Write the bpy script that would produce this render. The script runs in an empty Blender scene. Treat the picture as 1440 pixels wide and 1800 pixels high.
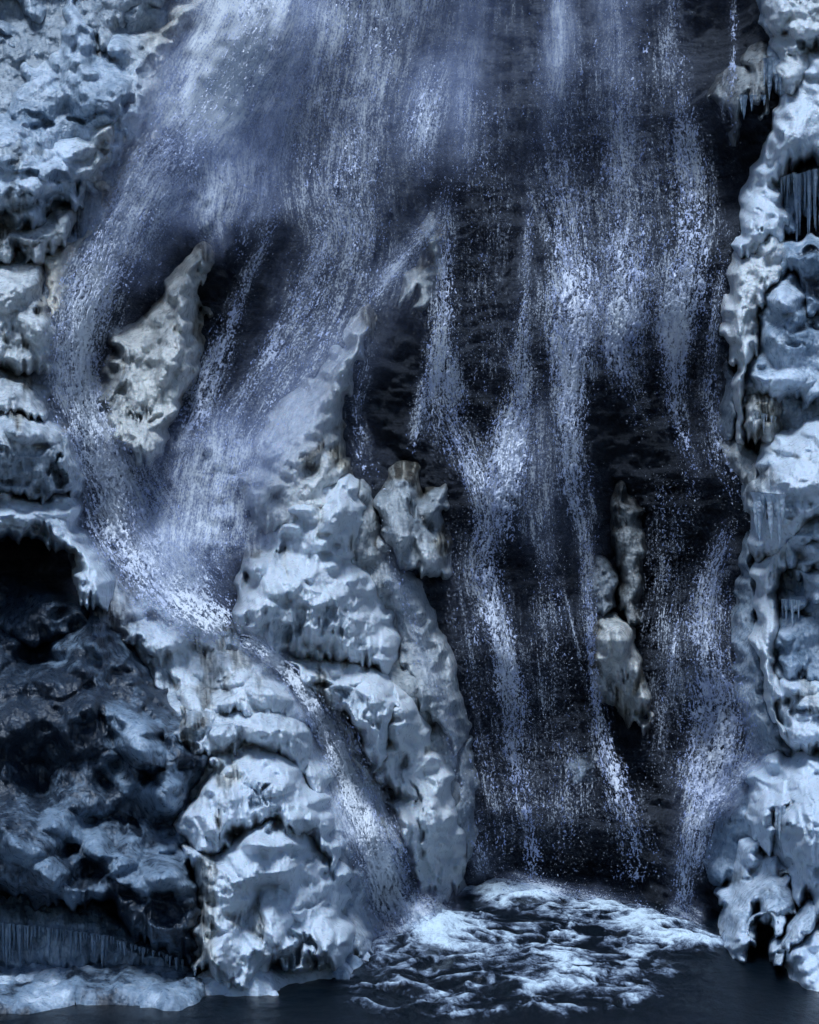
import bpy, math, random
import numpy as np

# ------------------------------------------------------------------ camera, sky, sun, exposure
scene = bpy.context.scene
COL = scene.collection
R = math.radians
FOC = 3600.0            # picture pixels per unit tangent
HX, HY = 720.0, 1020.0  # where the level axis of the lens meets the picture
CAMZ = 6.0
cam_data = bpy.data.cameras.new("camera")
cam = bpy.data.objects.new("camera", cam_data)
COL.objects.link(cam)
cam.location = (0, 0, CAMZ)
cam.rotation_euler = (R(90), 0, 0)
cam_data.sensor_fit = 'HORIZONTAL'
cam_data.sensor_width = 36
cam_data.lens = 36 * FOC / 1440
cam_data.shift_y = (HY - 900) / 1440
cam_data.clip_start = 0.1
cam_data.clip_end = 2000
scene.camera = cam

SUN_EL, SUN_AZ = 74.0, 200.0     # azimuth clockwise from +Y (north); the sun stands behind the camera, a little to the left
w = bpy.data.worlds.new("World"); scene.world = w; w.use_nodes = True
nt = w.node_tree
sky = nt.nodes.new('ShaderNodeTexSky'); sky.sky_type = 'NISHITA'; sky.sun_disc = False
sky.sun_elevation = R(SUN_EL); sky.sun_rotation = R(SUN_AZ)
sky.ozone_density = 3.0; sky.dust_density = 0.6
nt.links.new(sky.outputs[0], nt.nodes['Background'].inputs['Color'])
nt.nodes['Background'].inputs['Strength'].default_value = 0.055
sd = bpy.data.lights.new("sun", 'SUN'); sd.energy = 2.3; sd.angle = R(20); sd.color = (0.76, 0.87, 1.0)
sun = bpy.data.objects.new("sun", sd); COL.objects.link(sun)
az, el = R(SUN_AZ), R(SUN_EL)
sun.rotation_euler = (math.pi/2 - el, 0, math.pi - az)
scene.view_settings.view_transform = 'Standard'
scene.view_settings.look = 'None'
scene.view_settings.exposure = 0.6
scene.view_settings.gamma = 1.0
scene.cycles.transparent_max_bounces = 20
scene.cycles.max_bounces = 4
scene.cycles.diffuse_bounces = 2
scene.cycles.glossy_bounces = 2
scene.cycles.use_denoising = True
scene.cycles.use_adaptive_sampling = True
scene.cycles.adaptive_threshold = 0.03
scene.cycles.caustics_reflective = False
scene.cycles.caustics_refractive = False

# ------------------------------------------------------------------ noise and geometry helpers
def hsh(ix, iy, seed):
    n = (ix.astype(np.int64) * 374761393 + iy.astype(np.int64) * 668265263 + seed * 974634777) & 0x7fffffff
    n = ((n ^ (n >> 13)) * 1274126177) & 0x7fffffff
    n = ((n ^ (n >> 16)) * 668265263) & 0x7fffffff
    return (n ^ (n >> 15)).astype(np.float64) / 0x7fffffff
def vn(x, y, seed=0):
    x0 = np.floor(x); y0 = np.floor(y); fx = x - x0; fy = y - y0
    fx = fx*fx*fx*(fx*(fx*6-15)+10); fy = fy*fy*fy*(fy*(fy*6-15)+10)
    a = hsh(x0, y0, seed); b = hsh(x0+1, y0, seed); c = hsh(x0, y0+1, seed); d = hsh(x0+1, y0+1, seed)
    return ((a*(1-fx)+b*fx)*(1-fy) + (c*(1-fx)+d*fx)*fy)*2-1
def fbm(x, y, seed=0, octv=4, gain=.5):
    t = 0; a = 1; n = 0
    for i in range(octv):
        t = t + a*vn(x*2**i + 17.3*i, y*2**i - 9.1*i, seed+i*7); n += a; a *= gain
    return t/n*1.5
def ridged(x, y, seed=0, octv=4, gain=.5):
    t = 0; a = 1; n = 0
    for i in range(octv):
        t = t + a*(1-np.abs(vn(x*2**i + 5.3*i, y*2**i + 3.7*i, seed+i*5))*2).clip(-1, 1); n += a; a *= gain
    return t/n
def sstep(a, b, x):
    t = np.clip((x-a)/(b-a), 0, 1); return t*t*(3-2*t)

# control depths of the rock face: (picture x, picture y, distance from the camera plane in metres)
CTRL = np.array([
 (-200,-150,42.5),(0,0,41),(150,150,40),(300,30,42),(-200,200,39.5),(0,300,38.6),(200,300,40),(90,600,37.5),(-200,600,36.5),(-200,900,35),
 (0,780,36),(250,900,38.6),(230,620,40),(320,480,40.5),(0,1000,36.2),(-200,1200,33.2),(100,1100,35),(100,1300,33.6),(0,1560,31.9),(-200,1690,31.6),(150,1690,31.6),(320,1690,31.6),
 (300,1350,33.6),(450,1250,34.4),(380,1120,36),(460,1480,32.8),(480,1700,32.4),(600,1690,33.0),(640,1500,34.3),(640,1300,36.2),(560,1150,37.4),(720,1600,37.0),(330,1000,37.6),
 (540,900,38.4),(700,1100,38.8),(740,1350,38.2),(800,1560,39.6),(900,1560,40.2),(1060,1570,39.8),(1200,1600,37.6),(650,700,40.2),(500,500,41.5),(480,200,43),(450,-150,44),
 (750,400,41.8),(800,0,44.2),(850,700,41.2),(900,1000,40.8),(900,1300,40.5),(1000,300,43.2),(1080,950,41.0),(1080,1250,40.6),(1080,-150,45),(1250,0,44),(1250,300,42.6),(1200,700,41.2),
 (1200,1000,40.4),(1200,1300,39.4),(1280,1500,37.0),(1360,1640,33.6),(1400,1700,31.2),(1600,1850,27.5),(1600,1700,29.4),(1330,1350,37.2),(1400,1300,35.8),(1600,1300,33.6),(1600,1500,31.6),(1420,1450,33.2),
 (1330,1000,38.4),(1340,700,38.8),(1320,450,40),(1370,200,40.5),(1400,0,41.5),(1600,0,40),(1600,400,37.8),(1600,800,36),(1600,1100,34.6),(1430,900,36.8),(1430,500,38.6),(1430,1150,36.2)], float)
def _yb(px, py):
    w_ = 0; s_ = 0
    for cx, cy, cd in CTRL:
        k = 1/(((px-cx)**2 + (py-cy)**2)/1e4 + 0.25)**1.9
        w_ = w_ + k; s_ = s_ + k*cd
    return s_/w_
GX0, GY0, GS = -320, -320, 10
_gx = np.arange(GX0, 1780, GS, dtype=float); _gy = np.arange(GY0, 2160, GS, dtype=float)
_GX, _GY = np.meshgrid(_gx, _gy)
YB = _yb(_GX, _GY)
FRONT = YB.copy()
def bil(A, px, py):
    fx = np.clip((px-GX0)/GS, 0, A.shape[1]-1.001); fy = np.clip((py-GY0)/GS, 0, A.shape[0]-1.001)
    ix = fx.astype(int); iy = fy.astype(int); tx = fx-ix; ty = fy-iy
    return (A[iy,ix]*(1-tx)+A[iy,ix+1]*tx)*(1-ty) + (A[iy+1,ix]*(1-tx)+A[iy+1,ix+1]*tx)*ty
def world(px, py, Y):
    """a traced point at its own distance Y, in metres"""
    return (px-HX)/FOC*Y, Y, CAMZ + (HY-py)/FOC*Y

def mesh_obj(name, co, faces, mat, parent=None, attrs=None, uv=None, smooth=True, origin=None):
    me = bpy.data.meshes.new(name)
    co = np.asarray(co, np.float32); faces = np.asarray(faces, np.int32)
    o_ = np.zeros(3) if origin is None else np.asarray(origin)
    co = co - o_.astype(np.float32)
    k = faces.shape[1]
    me.vertices.add(len(co)); me.vertices.foreach_set('co', co.ravel())
    me.loops.add(faces.size); me.loops.foreach_set('vertex_index', faces.ravel())
    me.polygons.add(len(faces)); me.polygons.foreach_set('loop_start', np.arange(0, faces.size, k, dtype=np.int32))
    me.polygons.foreach_set('loop_total', np.full(len(faces), k, np.int32))
    me.polygons.foreach_set('use_smooth', np.full(len(faces), smooth))
    me.update(calc_edges=True)
    if attrs:
        for n_, v in attrs.items():
            a = me.attributes.new(n_, 'FLOAT', 'POINT'); a.data.foreach_set('value', np.asarray(v, np.float32).ravel())
    if uv is not None:
        l = me.uv_layers.new(name='flow'); l.data.foreach_set('uv', np.asarray(uv, np.float32)[faces.ravel()].ravel())
    if mat: me.materials.append(mat)
    o = bpy.data.objects.new(name, me); COL.objects.link(o)
    o.location = o_
    if parent is not None:
        o.parent = parent
        o.location = o_ - np.array(parent.location)
    return o
def tag(o, label=None, cat=None, group=None, kind=None):
    if label: o['label'] = label
    if cat: o['category'] = cat
    if group: o['group'] = group
    if kind: o['kind'] = kind
    return o
def grid_faces(ny, nx, keep=None):
    i = np.arange(ny*nx).reshape(ny, nx)
    f = np.stack([i[:-1,:-1], i[1:,:-1], i[1:,1:], i[:-1,1:]], -1)
    if keep is not None:
        k = keep[:-1,:-1] & keep[1:,:-1] & keep[1:,1:] & keep[:-1,1:]
        return f[k]
    return f.reshape(-1, 4)
def compact(co, faces, attrs):
    used = np.zeros(len(co), bool); used[faces.ravel()] = True
    idx = np.cumsum(used)-1
    return co[used], idx[faces], {k: v[used] for k, v in attrs.items()}

# ------------------------------------------------------------------ materials
class NB:
    def __init__(s, name):
        s.m = bpy.data.materials.new(name); s.m.use_nodes = True; s.t = s.m.node_tree
        for n in list(s.t.nodes): s.t.nodes.remove(n)
        s.out = s.n('ShaderNodeOutputMaterial')
    def n(s, typ, **kw):
        nd = s.t.nodes.new(typ)
        for k, v in kw.items():
            if k.startswith('i_'):
                nm = k[2:]; nm = int(nm) if nm.isdigit() else nm.replace('_', ' ')
                s.set(nd.inputs[nm], v)
            else: setattr(nd, k, v)
        return nd
    def set(s, inp, v):
        if hasattr(v, 'is_output') or isinstance(v, bpy.types.NodeSocket): s.t.links.new(v, inp)
        else: inp.default_value = v
    def math(s, op, a, b=0.0, clamp=False):
        nd = s.n('ShaderNodeMath', operation=op, use_clamp=clamp); s.set(nd.inputs[0], a); s.set(nd.inputs[1], b); return nd.outputs[0]
    def noise(s, vec, scale, detail=4, rough=.55, dist=0.0):
        nd = s.n('ShaderNodeTexNoise'); s.set(nd.inputs['Vector'], vec); nd.inputs['Scale'].default_value = scale
        nd.inputs['Detail'].default_value = detail; nd.inputs['Roughness'].default_value = rough; nd.inputs['Distortion'].default_value = dist
        return nd.outputs[0]
    def vmul(s, vec, v3):
        nd = s.n('ShaderNodeVectorMath', operation='MULTIPLY'); s.set(nd.inputs[0], vec); nd.inputs[1].default_value = v3; return nd.outputs[0]
    def mr(s, v, a, b, c=0., d=1., smooth=True):
        nd = s.n('ShaderNodeMapRange', interpolation_type='SMOOTHSTEP' if smooth else 'LINEAR')
        for k, x in zip((0, 1, 2, 3, 4), (v, a, b, c, d)): s.set(nd.inputs[k], x)
        return nd.outputs[0]
    def mix(s, f, a, b):
        nd = s.n('ShaderNodeMix', data_type='RGBA'); s.set(nd.inputs[0], f)
        s.set(nd.inputs[6], a if not isinstance(a, tuple) else (*a, 1)); s.set(nd.inputs[7], b if not isinstance(b, tuple) else (*b, 1)); return nd.outputs[2]
    def attr(s, name):
        return s.n('ShaderNodeAttribute', attribute_name=name).outputs['Fac']

def mat_rock():
    b = NB('wet_dark_rock')
    P = b.n('ShaderNodeNewGeometry').outputs['Position']
    st = b.noise(b.vmul(P, (.5, .5, 5.)), 1.2, 6, .6, .4)
    fn = b.noise(P, 9, 8, .65)
    fine = b.noise(b.vmul(P, (1, 1, 2.5)), 24, 6, .7)
    c = b.mix(b.mr(st, .35, .7), (.007, .009, .014), (.044, .050, .064))
    c = b.mix(b.mr(fn, .5, .75), c, (.055, .062, .080))
    rime = b.mr(b.math('MULTIPLY', b.attr('rime'), b.mr(fine, .35, .65)), .25, .8)
    c = b.mix(rime, c, (.16, .22, .32))
    h = b.math('ADD', b.math('MULTIPLY', st, .5), b.math('ADD', b.math('MULTIPLY', fn, .35), b.math('MULTIPLY', fine, .15)))
    bp = b.n('ShaderNodeBump', i_Strength=1.0, i_Distance=.3, i_Height=h)
    p = b.n('ShaderNodeBsdfPrincipled', i_Base_Color=c, i_Roughness=b.mr(fn, .3, .7, .3, .62), i_Normal=bp.outputs[0])
    p.inputs['Specular IOR Level'].default_value = .35
    p.inputs['Specular Tint'].default_value = (.7, .82, 1., 1)
    b.t.links.new(p.outputs[0], b.out.inputs[0]); return b.m

def mat_ice():
    b = NB('milky_ice')
    P = b.n('ShaderNodeNewGeometry').outputs['Position']
    wht = b.attr('white'); warm = b.attr('warm')
    n1 = b.noise(P, 3.0, 6, .6)
    n2 = b.noise(b.vmul(P, (1, 1, .6)), 11, 8, .7, .3)
    n3 = b.noise(b.vmul(P, (1.3, 1.3, .55)), 45, 4, .65)
    vv = b.n('ShaderNodeTexVoronoi', feature='SMOOTH_F1', i_Scale=17.0, i_Vector=P); vv.inputs['Smoothness'].default_value = .5
    f = b.math('ADD', wht, b.math('MULTIPLY', b.math('SUBTRACT', n1, .5), .8))
    f = b.math('ADD', f, b.math('MULTIPLY', b.math('SUBTRACT', n2, .5), .7), True)
    pale = b.mix(warm, (.60, .70, .82), (.72, .68, .58))
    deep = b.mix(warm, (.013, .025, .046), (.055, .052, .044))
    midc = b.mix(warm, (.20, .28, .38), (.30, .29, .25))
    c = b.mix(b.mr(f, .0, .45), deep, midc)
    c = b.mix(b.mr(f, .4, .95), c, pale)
    h = b.math('ADD', b.math('MULTIPLY', n2, .5), b.math('ADD', b.math('MULTIPLY', n3, .22), b.math('MULTIPLY', vv.outputs[0], -.45)))
    bp = b.n('ShaderNodeBump', i_Strength=.85, i_Distance=.042, i_Height=h)
    p = b.n('ShaderNodeBsdfPrincipled', i_Base_Color=c, i_Roughness=b.mr(n2, .3, .7, .22, .5), i_Normal=bp.outputs[0])
    p.inputs['Specular IOR Level'].default_value = .6
    p.inputs['Subsurface Weight'].default_value = .4
    p.inputs['Subsurface Radius'].default_value = (.4, .7, 1.)
    p.inputs['Subsurface Scale'].default_value = .05
    b.t.links.new(p.outputs[0], b.out.inputs[0]); return b.m

def mat_mist():
    b = NB('falling_threads')
    uv = b.n('ShaderNodeUVMap', uv_map='flow').outputs[0]
    dens = b.attr('dens'); soft = b.attr('soft')
    z = lambda x, k: b.math('MULTIPLY', b.math('SUBTRACT', x, .5), k)
    s1 = b.noise(b.vmul(uv, (42, 2.0, 1)), 1, 3, .6)
    s2 = b.noise(b.vmul(uv, (12, .9, 1)), 1, 4, .6)
    wb = b.noise(b.vmul(uv, (34, 19, 1)), 1, 3, .65, .5)
    cl = b.noise(b.vmul(uv, (3.5, 2.0, 1)), 1, 4, .62, .4)
    v = b.math('ADD', b.math('ADD', z(s1, 1.15), z(s2, 1.2)), b.math('ADD', b.math('ADD', z(wb, 2.4), z(cl, 1.0)), .52))
    sv = b.math('ADD', b.math('ADD', z(s1, .55), z(s2, 1.3)), b.math('ADD', z(wb, .45), z(cl, 1.9)))
    th = b.math('SUBTRACT', 1.0, dens)
    crisp = b.math('MULTIPLY', b.mr(v, b.math('SUBTRACT', th, .22), b.math('ADD', th, .5)), b.math('ADD', .45, b.math('MULTIPLY', dens, .65)))
    crisp = b.math('MULTIPLY', crisp, b.mr(dens, 0., .25))
    sa = b.math('MULTIPLY', dens, b.math('ADD', 1.0, b.math('MULTIPLY', sv, .9)), True)
    mx_ = b.n('ShaderNodeMix', data_type='FLOAT'); b.set(mx_.inputs[0], soft); b.set(mx_.inputs[2], crisp); b.set(mx_.inputs[3], sa)
    a = b.math('MULTIPLY', mx_.outputs[0], .97, True)
    col = b.mix(b.mr(b.math('ADD', v, b.math('MULTIPLY', dens, .9)), .35, 1.6), (.36, .46, .78), (.88, .94, 1.0))
    d = b.n('ShaderNodeBsdfDiffuse', i_Color=col)
    tl = b.n('ShaderNodeBsdfTranslucent', i_Color=col)
    ms = b.n('ShaderNodeMixShader', i_0=.3, i_1=d.outputs[0], i_2=tl.outputs[0])
    tr = b.n('ShaderNodeBsdfTransparent')
    mx = b.n('ShaderNodeMixShader', i_0=a, i_1=tr.outputs[0], i_2=ms.outputs[0])
    b.t.links.new(mx.outputs[0], b.out.inputs[0]); return b.m

def mat_fall():
    b = NB('falling_water')
    col = b.mix(b.attr('thick'), (.30, .38, .66), (.88, .93, 1.0))
    d = b.n('ShaderNodeBsdfDiffuse', i_Color=col)
    tl = b.n('ShaderNodeBsdfTranslucent', i_Color=col)
    ms = b.n('ShaderNodeMixShader', i_0=.25, i_1=d.outputs[0], i_2=tl.outputs[0])
    g = b.n('ShaderNodeBsdfGlossy', i_Roughness=.35)
    m2 = b.n('ShaderNodeMixShader', i_0=.06, i_1=ms.outputs[0], i_2=g.outputs[0])
    b.t.links.new(m2.outputs[0], b.out.inputs[0]); return b.m

def mat_drop():
    b = NB('water_droplets')
    p = b.n('ShaderNodeBsdfPrincipled', i_Base_Color=(.72, .79, .95, 1), i_Roughness=.35)
    b.t.links.new(p.outputs[0], b.out.inputs[0]); return b.m

def mat_pool():
    b = NB('pool_water')
    P = b.n('ShaderNodeNewGeometry').outputs['Position']
    foam = b.attr('foam')
    n = b.noise(b.vmul(P, (9, 5, 1)), 1, 6, .7, .6)
    n2 = b.noise(b.vmul(P, (40, 22, 1)), 1, 4, .7)
    f = b.mr(b.math('ADD', b.math('MULTIPLY', foam, .85), b.math('ADD', b.math('MULTIPLY', b.math('SUBTRACT', n, .5), .9), b.math('MULTIPLY', b.math('SUBTRACT', n2, .5), .4))), .3, .95)
    bp = b.n('ShaderNodeBump', i_Strength=.6, i_Distance=.06, i_Height=b.math('ADD', n, b.math('MULTIPLY', n2, .3)))
    wp = b.n('ShaderNodeBsdfPrincipled', i_Base_Color=(.002, .005, .009, 1), i_Roughness=.22, i_Normal=bp.outputs[0]); wp.inputs['Specular IOR Level'].default_value = .22
    fd = b.n('ShaderNodeBsdfPrincipled', i_Base_Color=b.mix(f, (.22, .30, .50), (.70, .85, .96)), i_Roughness=.6, i_Normal=bp.outputs[0])
    mx = b.n('ShaderNodeMixShader', i_0=f, i_1=wp.outputs[0], i_2=fd.outputs[0])
    b.t.links.new(mx.outputs[0], b.out.inputs[0]); return b.m
ROCK, ICE, MIST, FALL, DROP, POOL = mat_rock(), mat_ice(), mat_mist(), mat_fall(), mat_drop(), mat_pool()

# ------------------------------------------------------------------ polygon distance, lumps
def smooth_poly(P, k=5):
    P = np.asarray(P, float); n = len(P); out = []
    for i in range(n):
        p0, p1, p2, p3 = P[i-1], P[i], P[(i+1) % n], P[(i+2) % n]
        for t in np.arange(k)/k:
            out.append(.5*((2*p1)+(-p0+p2)*t+(2*p0-5*p1+4*p2-p3)*t*t+(-p0+3*p1-3*p2+p3)*t**3))
    return np.array(out)
def poly_sd(px, py, P):
    """signed distance, positive inside"""
    d = np.full(px.shape, 1e9); ins = np.zeros(px.shape, bool); n = len(P)
    for i in range(n):
        ax, ay = P[i]; bx, by = P[(i+1) % n]
        ex, ey = bx-ax, by-ay; L = ex*ex+ey*ey+1e-9
        t = np.clip(((px-ax)*ex+(py-ay)*ey)/L, 0, 1)
        d = np.minimum(d, (px-ax-t*ex)**2+(py-ay-t*ey)**2)
        if ay != by:
            c = ((ay > py) != (by > py)) & (px < (bx-ax)*(py-ay)/(by-ay)+ax); ins ^= c
    d = np.sqrt(d); return np.where(ins, d, -d)
def splat(H, WX, WY, x0, y0, s, cx, cy, rx, up, dn, h, ang=0., sharp=.5, nar=.35):
    m = max(rx, up, dn)+14
    i0 = max(int((cy-m-y0)/s), 0); i1 = min(int((cy+m-y0)/s)+1, H.shape[0]); j0 = max(int((cx-m-x0)/s), 0); j1 = min(int((cx+m-x0)/s)+1, H.shape[1])
    if i1 <= i0 or j1 <= j0: return
    dx = WX[i0:i1, j0:j1]-cx; dy = WY[i0:i1, j0:j1]-cy
    if ang:
        c, sn = math.cos(ang), math.sin(ang); dx, dy = dx*c+dy*sn, -dx*sn+dy*c
    t = np.where(dy < 0, -dy/up, dy/dn)
    q = (dx/(rx*(1-nar*np.clip(np.where(dy > 0, t, 0), 0, 1))))**2 + t*t
    v = h*np.clip(1-q, 0, 1)**sharp*(.75+.35*np.clip(np.sign(dy)*t, -1, 1))
    H[i0:i1, j0:j1] = np.maximum(H[i0:i1, j0:j1], v)
def lump_level(sd, WX, WY, x0, y0, s, r, dn, h, rng, ang, shp=.5, nar=.35, fingers=0):
    """rounded lumps packed side by side; fingers = frozen runs hanging from the lower lip of each"""
    H = np.zeros(sd.shape); ny, nx = sd.shape; st = r*(1.12 if fingers > 3 else 1.05); row = 0
    for cy in np.arange(y0-r, y0+ny*s+r, st*(.6+.3*dn)*.9):
        row += 1
        for cx in np.arange(x0-r+(row % 2)*st/2, x0+nx*s+r, st):
            x = cx+rng.uniform(-.4, .4)*st; y = cy+rng.uniform(-.4, .4)*st
            i = int((y-y0)/s); j = int((x-x0)/s)
            if not (0 <= i < ny and 0 <= j < nx) or sd[i, j] < -2: continue
            k = rng.uniform(.75, 1.4) if rng.random() < .8 else rng.uniform(1.4, 1.9)
            hh = h*k*rng.uniform(.8, 1.15); up = r*k*rng.uniform(.75, 1.1); dd = r*k*dn*rng.uniform(.7, 1.2)
            splat(H, WX, WY, x0, y0, s, x, y, r*k, up, dd, hh, ang+rng.uniform(-.25, .25), shp, nar)
            if fingers and rng.random() < .75:
                n = rng.randint(3, 3+fingers)
                for q in range(n):
                    t = -1+2*(q+.5)/n; fx = x+t*r*k*.8; fy = y+dd*.62*math.sqrt(max(0, 1-t*t*.8))
                    fr_ = max(r*k*1.35/n, 4.0)*rng.uniform(.85, 1.25)
                    splat(H, WX, WY, x0, y0, s, fx, fy, fr_, dd*.8, min(fr_*rng.uniform(1.6, 4.), dd*1.2), hh*rng.uniform(.62, .8)*(1-.35*abs(t)), ang, .7, .4)
    return H

STYLE = {  # lump levels (radius, droop, height, runs); billow (size, stretch, height); drip (radius, length, height)
 'cauli': dict(rec=0.9, l=[(34, 1.9, 24, 6), (11, 1.5, 9, 2), (5, 1.5, 7, 0)], b=[(4.5, 2.5, 2.8)], f=20, drip=(3.6, 22, 3)),
 'drip':  dict(rec=1.0, l=[(36, 2.3, 27, 8), (11, 2.4, 9, 2), (5, 2.4, 7, 0)], b=[(4, 5., 3.6)], f=18, drip=(3.6, 36, 4.5)),
 'snow':  dict(rec=0.25, l=[(60, 1.0, 26, 0), (22, 1.1, 5, 0), (7, 1.1, 4, 0)], b=[(5, 1.3, 1.2)], f=20, drip=None),
 'scale': dict(rec=0.7, l=[(38, .7, 28, 4), (15, .75, 9, 2), (6, .9, 6.5, 0)], b=[(5, 1.2, 1.5)], f=12, drip=None),
 'slope': dict(rec=0.9, l=[(50, 1.7, 32, 7), (14, 1.6, 9, 3), (5.5, 1.8, 7, 0)], b=[(6, 3.0, 2.2)], f=32, drip=(3.6, 26, 3)),
 'glaze': dict(rec=0.3, l=[(60, 1.3, 34, 0), (20, 2.4, 8, 0), (8, 2.6, 3, 0)], b=[(6, 3.0, 1.8)], f=36, drip=None),
 'glass': dict(rec=0.3, l=[(18, 4.0, 13, 0), (8, 5.0, 7, 0)], b=[(5, 5., 3), (3.2, 3., 1.4)], f=10, drip=None),
}
PX = .0105
def ice(name, label, cat, poly, T=.9, w_=40, off=0.0, white=.8, warm=.0, style='cauli', ang=0., seed=1, s=2.0, amp=1.,
        bumps=(), holes=(), ridges=(), spots=(), group=None, warp=11., bury=.35, flat=.5, grow=11., soften=None):
    T = T*.7; off = off*.8
    soften = soften if soften is not None else {'snow': 1, 'scale': 1, 'slope': 1, 'cauli': 1, 'drip': 1, 'glass': 0, 'glaze': 1}[style]
    rng = random.Random(seed*77+5)
    P = smooth_poly(poly); x0, y0 = P.min(0)-14; x1, y1 = P.max(0)+14
    x0 = max(x0, -170); x1 = min(x1, 1610); y0 = max(y0, -170); y1 = min(y1, 1960)
    X, Y = np.meshgrid(np.arange(x0, x1, s), np.arange(y0, y1, s))
    e1 = fbm(X/34, Y/34, seed*11, 2); e2 = fbm(X/34, Y/34, seed*11+3, 2)
    WX = X+fbm(X/34, Y/34, seed+40, 2)*4.5; WY = Y+fbm(X/34, Y/34, seed+50, 2)*4.5
    sd = poly_sd(X+e1*warp, Y+e2*warp, P)+grow
    gy_ = np.gradient(sd, axis=0)/s
    for _ in range(12):
        Hp = np.pad(gy_, 1, 'edge'); gy_ = (Hp[:-2, 1:-1]+Hp[2:, 1:-1]+Hp[1:-1, :-2]+Hp[1:-1, 2:]+gy_)/5
    sd = sd+np.clip(-gy_, 0, 1)*(vn(WX/7, Y/90, seed+71)*9+vn(WX/18, Y/90, seed+72)*10)
    weff = (w_+grow)*(1+1.3*np.clip(gy_, 0, 1))*(1-.35*np.clip(-gy_, 0, 1))
    dome = np.sqrt(1-(1-np.clip(sd/weff, 0, 1))**2)
    st = STYLE[style]
    H = fbm(X/85, Y/85, seed+3, 3)*st['f']*amp
    tot = np.zeros_like(H); wl = 0
    rough = .45+.9*sstep(-.35, .5, fbm(X/70, Y/60, seed+90, 3))
    for k, (r, dn, h, fg) in enumerate(st['l']):
        L = lump_level(sd, WX, WY, x0, y0, s, r, dn, h*amp, rng, ang, .8, .3, fg)
        L = np.maximum(L, h*amp*(.45 if k == 0 else .3)); rec = 1-np.clip((L/(h*amp)-.3)/.75, 0, 1) if k == 0 else rec; H = H+L*(1 if k == 0 else rough); tot = tot+L/(h*amp); wl += 1
        for _ in range(3 if k == 1 else 0):
            Hp = np.pad(H, 1, 'edge'); H = (Hp[:-2, 1:-1]+Hp[2:, 1:-1]+Hp[1:-1, :-2]+Hp[1:-1, 2:]+H)/5
    ca, sa_ = math.cos(ang), math.sin(ang); UX = WX*ca+WY*sa_; UY = -WX*sa_+WY*ca
    for k, (r, dn, h) in enumerate(st['b']):
        L = np.minimum(np.abs(vn(UX/r, UY/(r*dn), seed*3+k)*1.6+.15), 1)**.8; L = np.maximum(L, np.abs(vn(UX/r+7.7, UY/(r*dn)+3.1, seed*3+k+50))*.9)
        H = H+L*h*amp; tot = tot+L*.8; wl += .5
    tot = tot/wl
    if st['drip']:
        r, ln, h = st['drip']; L = np.zeros_like(H)
        n = int(X.size*s*s/520)
        for _ in range(n):
            x = rng.uniform(x0, x1); y = rng.uniform(y0, y1)
            splat(L, WX, WY, x0, y0, s, x, y, r*rng.uniform(.6, 1.4), 8, ln*rng.uniform(.5, 1.5), h*rng.uniform(.5, 1.3)*amp, ang, .6, .6)
        H = H+L
    for b in bumps:       # (x, y, rx, up, down, height[, angle])
        b = (*b[:5], b[5]*2.0, *b[6:]); L = np.zeros_like(H); splat(L, WX, WY, x0, y0, s, *b[:6], ang=b[6] if len(b) > 6 else 0., sharp=.55, nar=.2); H = H+L
    for _ in range(soften):
        Hp = np.pad(H, 1, 'edge'); H = (Hp[:-2, 1:-1]+Hp[2:, 1:-1]+Hp[1:-1, :-2]+Hp[1:-1, 2:]+2*H)/6
    rib = vn(X/3.6+e1*2, Y/34, seed+61)*.6+vn(X/2.2, Y/16, seed+62)*.4
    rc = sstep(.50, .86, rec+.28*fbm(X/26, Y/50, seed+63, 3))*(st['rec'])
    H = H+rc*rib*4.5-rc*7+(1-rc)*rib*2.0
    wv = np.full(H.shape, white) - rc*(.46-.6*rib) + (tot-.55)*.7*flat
    for (pts, rw, rh) in ridges:
        d = np.full(H.shape, 1e9)
        for (ax, ay), (bx, by) in zip(pts[:-1], pts[1:]):
            ex, ey = bx-ax, by-ay; t = np.clip(((WX-ax)*ex+(WY-ay)*ey)/(ex*ex+ey*ey+1e-9), 0, 1)
            d = np.minimum(d, np.hypot(WX-ax-t*ex, WY-ay-t*ey))
        k = np.clip(1-(d/rw)**2, 0, 1)**.6; H = H+k*rh; wv = wv+k*.22
    hz = vn(X/5, Y/22, seed+81)*5
    for (hx, hy, hrx, hry, dep, *ha) in holes:
        L = np.zeros_like(H); splat(L, WX+e1*13+hz, WY+e2*13, x0, y0, s, hx, hy, hrx, hry, hry, 1., ha[0] if ha else 0., .6, 0.)
        H = H-L*dep; wv = wv-np.clip(L, 0, .8)*.45*min(1, dep/25)
    for (sx, sy, srx, sry, dv, *sa) in spots:     # patches of thicker (whiter) or thinner (clearer) ice
        dx = X+e1*20-sx; dy = Y+e2*20-sy
        if sa: c_, s_ = math.cos(sa[0]), math.sin(sa[0]); dx, dy = dx*c_+dy*s_, -dx*s_+dy*c_
        wv = wv+dv*np.exp(-((dx/srx)**2+(dy/sry)**2))
    yb = bil(YB, X, Y)
    rim = np.clip(dome*1.6, 0, 1)
    D = yb + bury - (T+off+bury)*dome - H*PX*rim
    D = np.where(sd <= 0, yb+bury, D)
    wx, wy, wz = world(X, Y, D)
    co = np.stack([wx, wy, wz], -1).reshape(-1, 3)
    f = grid_faces(*X.shape, keep=sd > -s*1.5)
    H3 = 0
    wm = np.full(co.shape[0], 0.)+warm if np.isscalar(warm) else warm(X, Y).ravel()
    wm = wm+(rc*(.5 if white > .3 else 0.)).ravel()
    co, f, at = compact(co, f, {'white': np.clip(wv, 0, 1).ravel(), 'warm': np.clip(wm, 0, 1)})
    base = co[np.argmin(co[:, 2])].astype(float)
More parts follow.
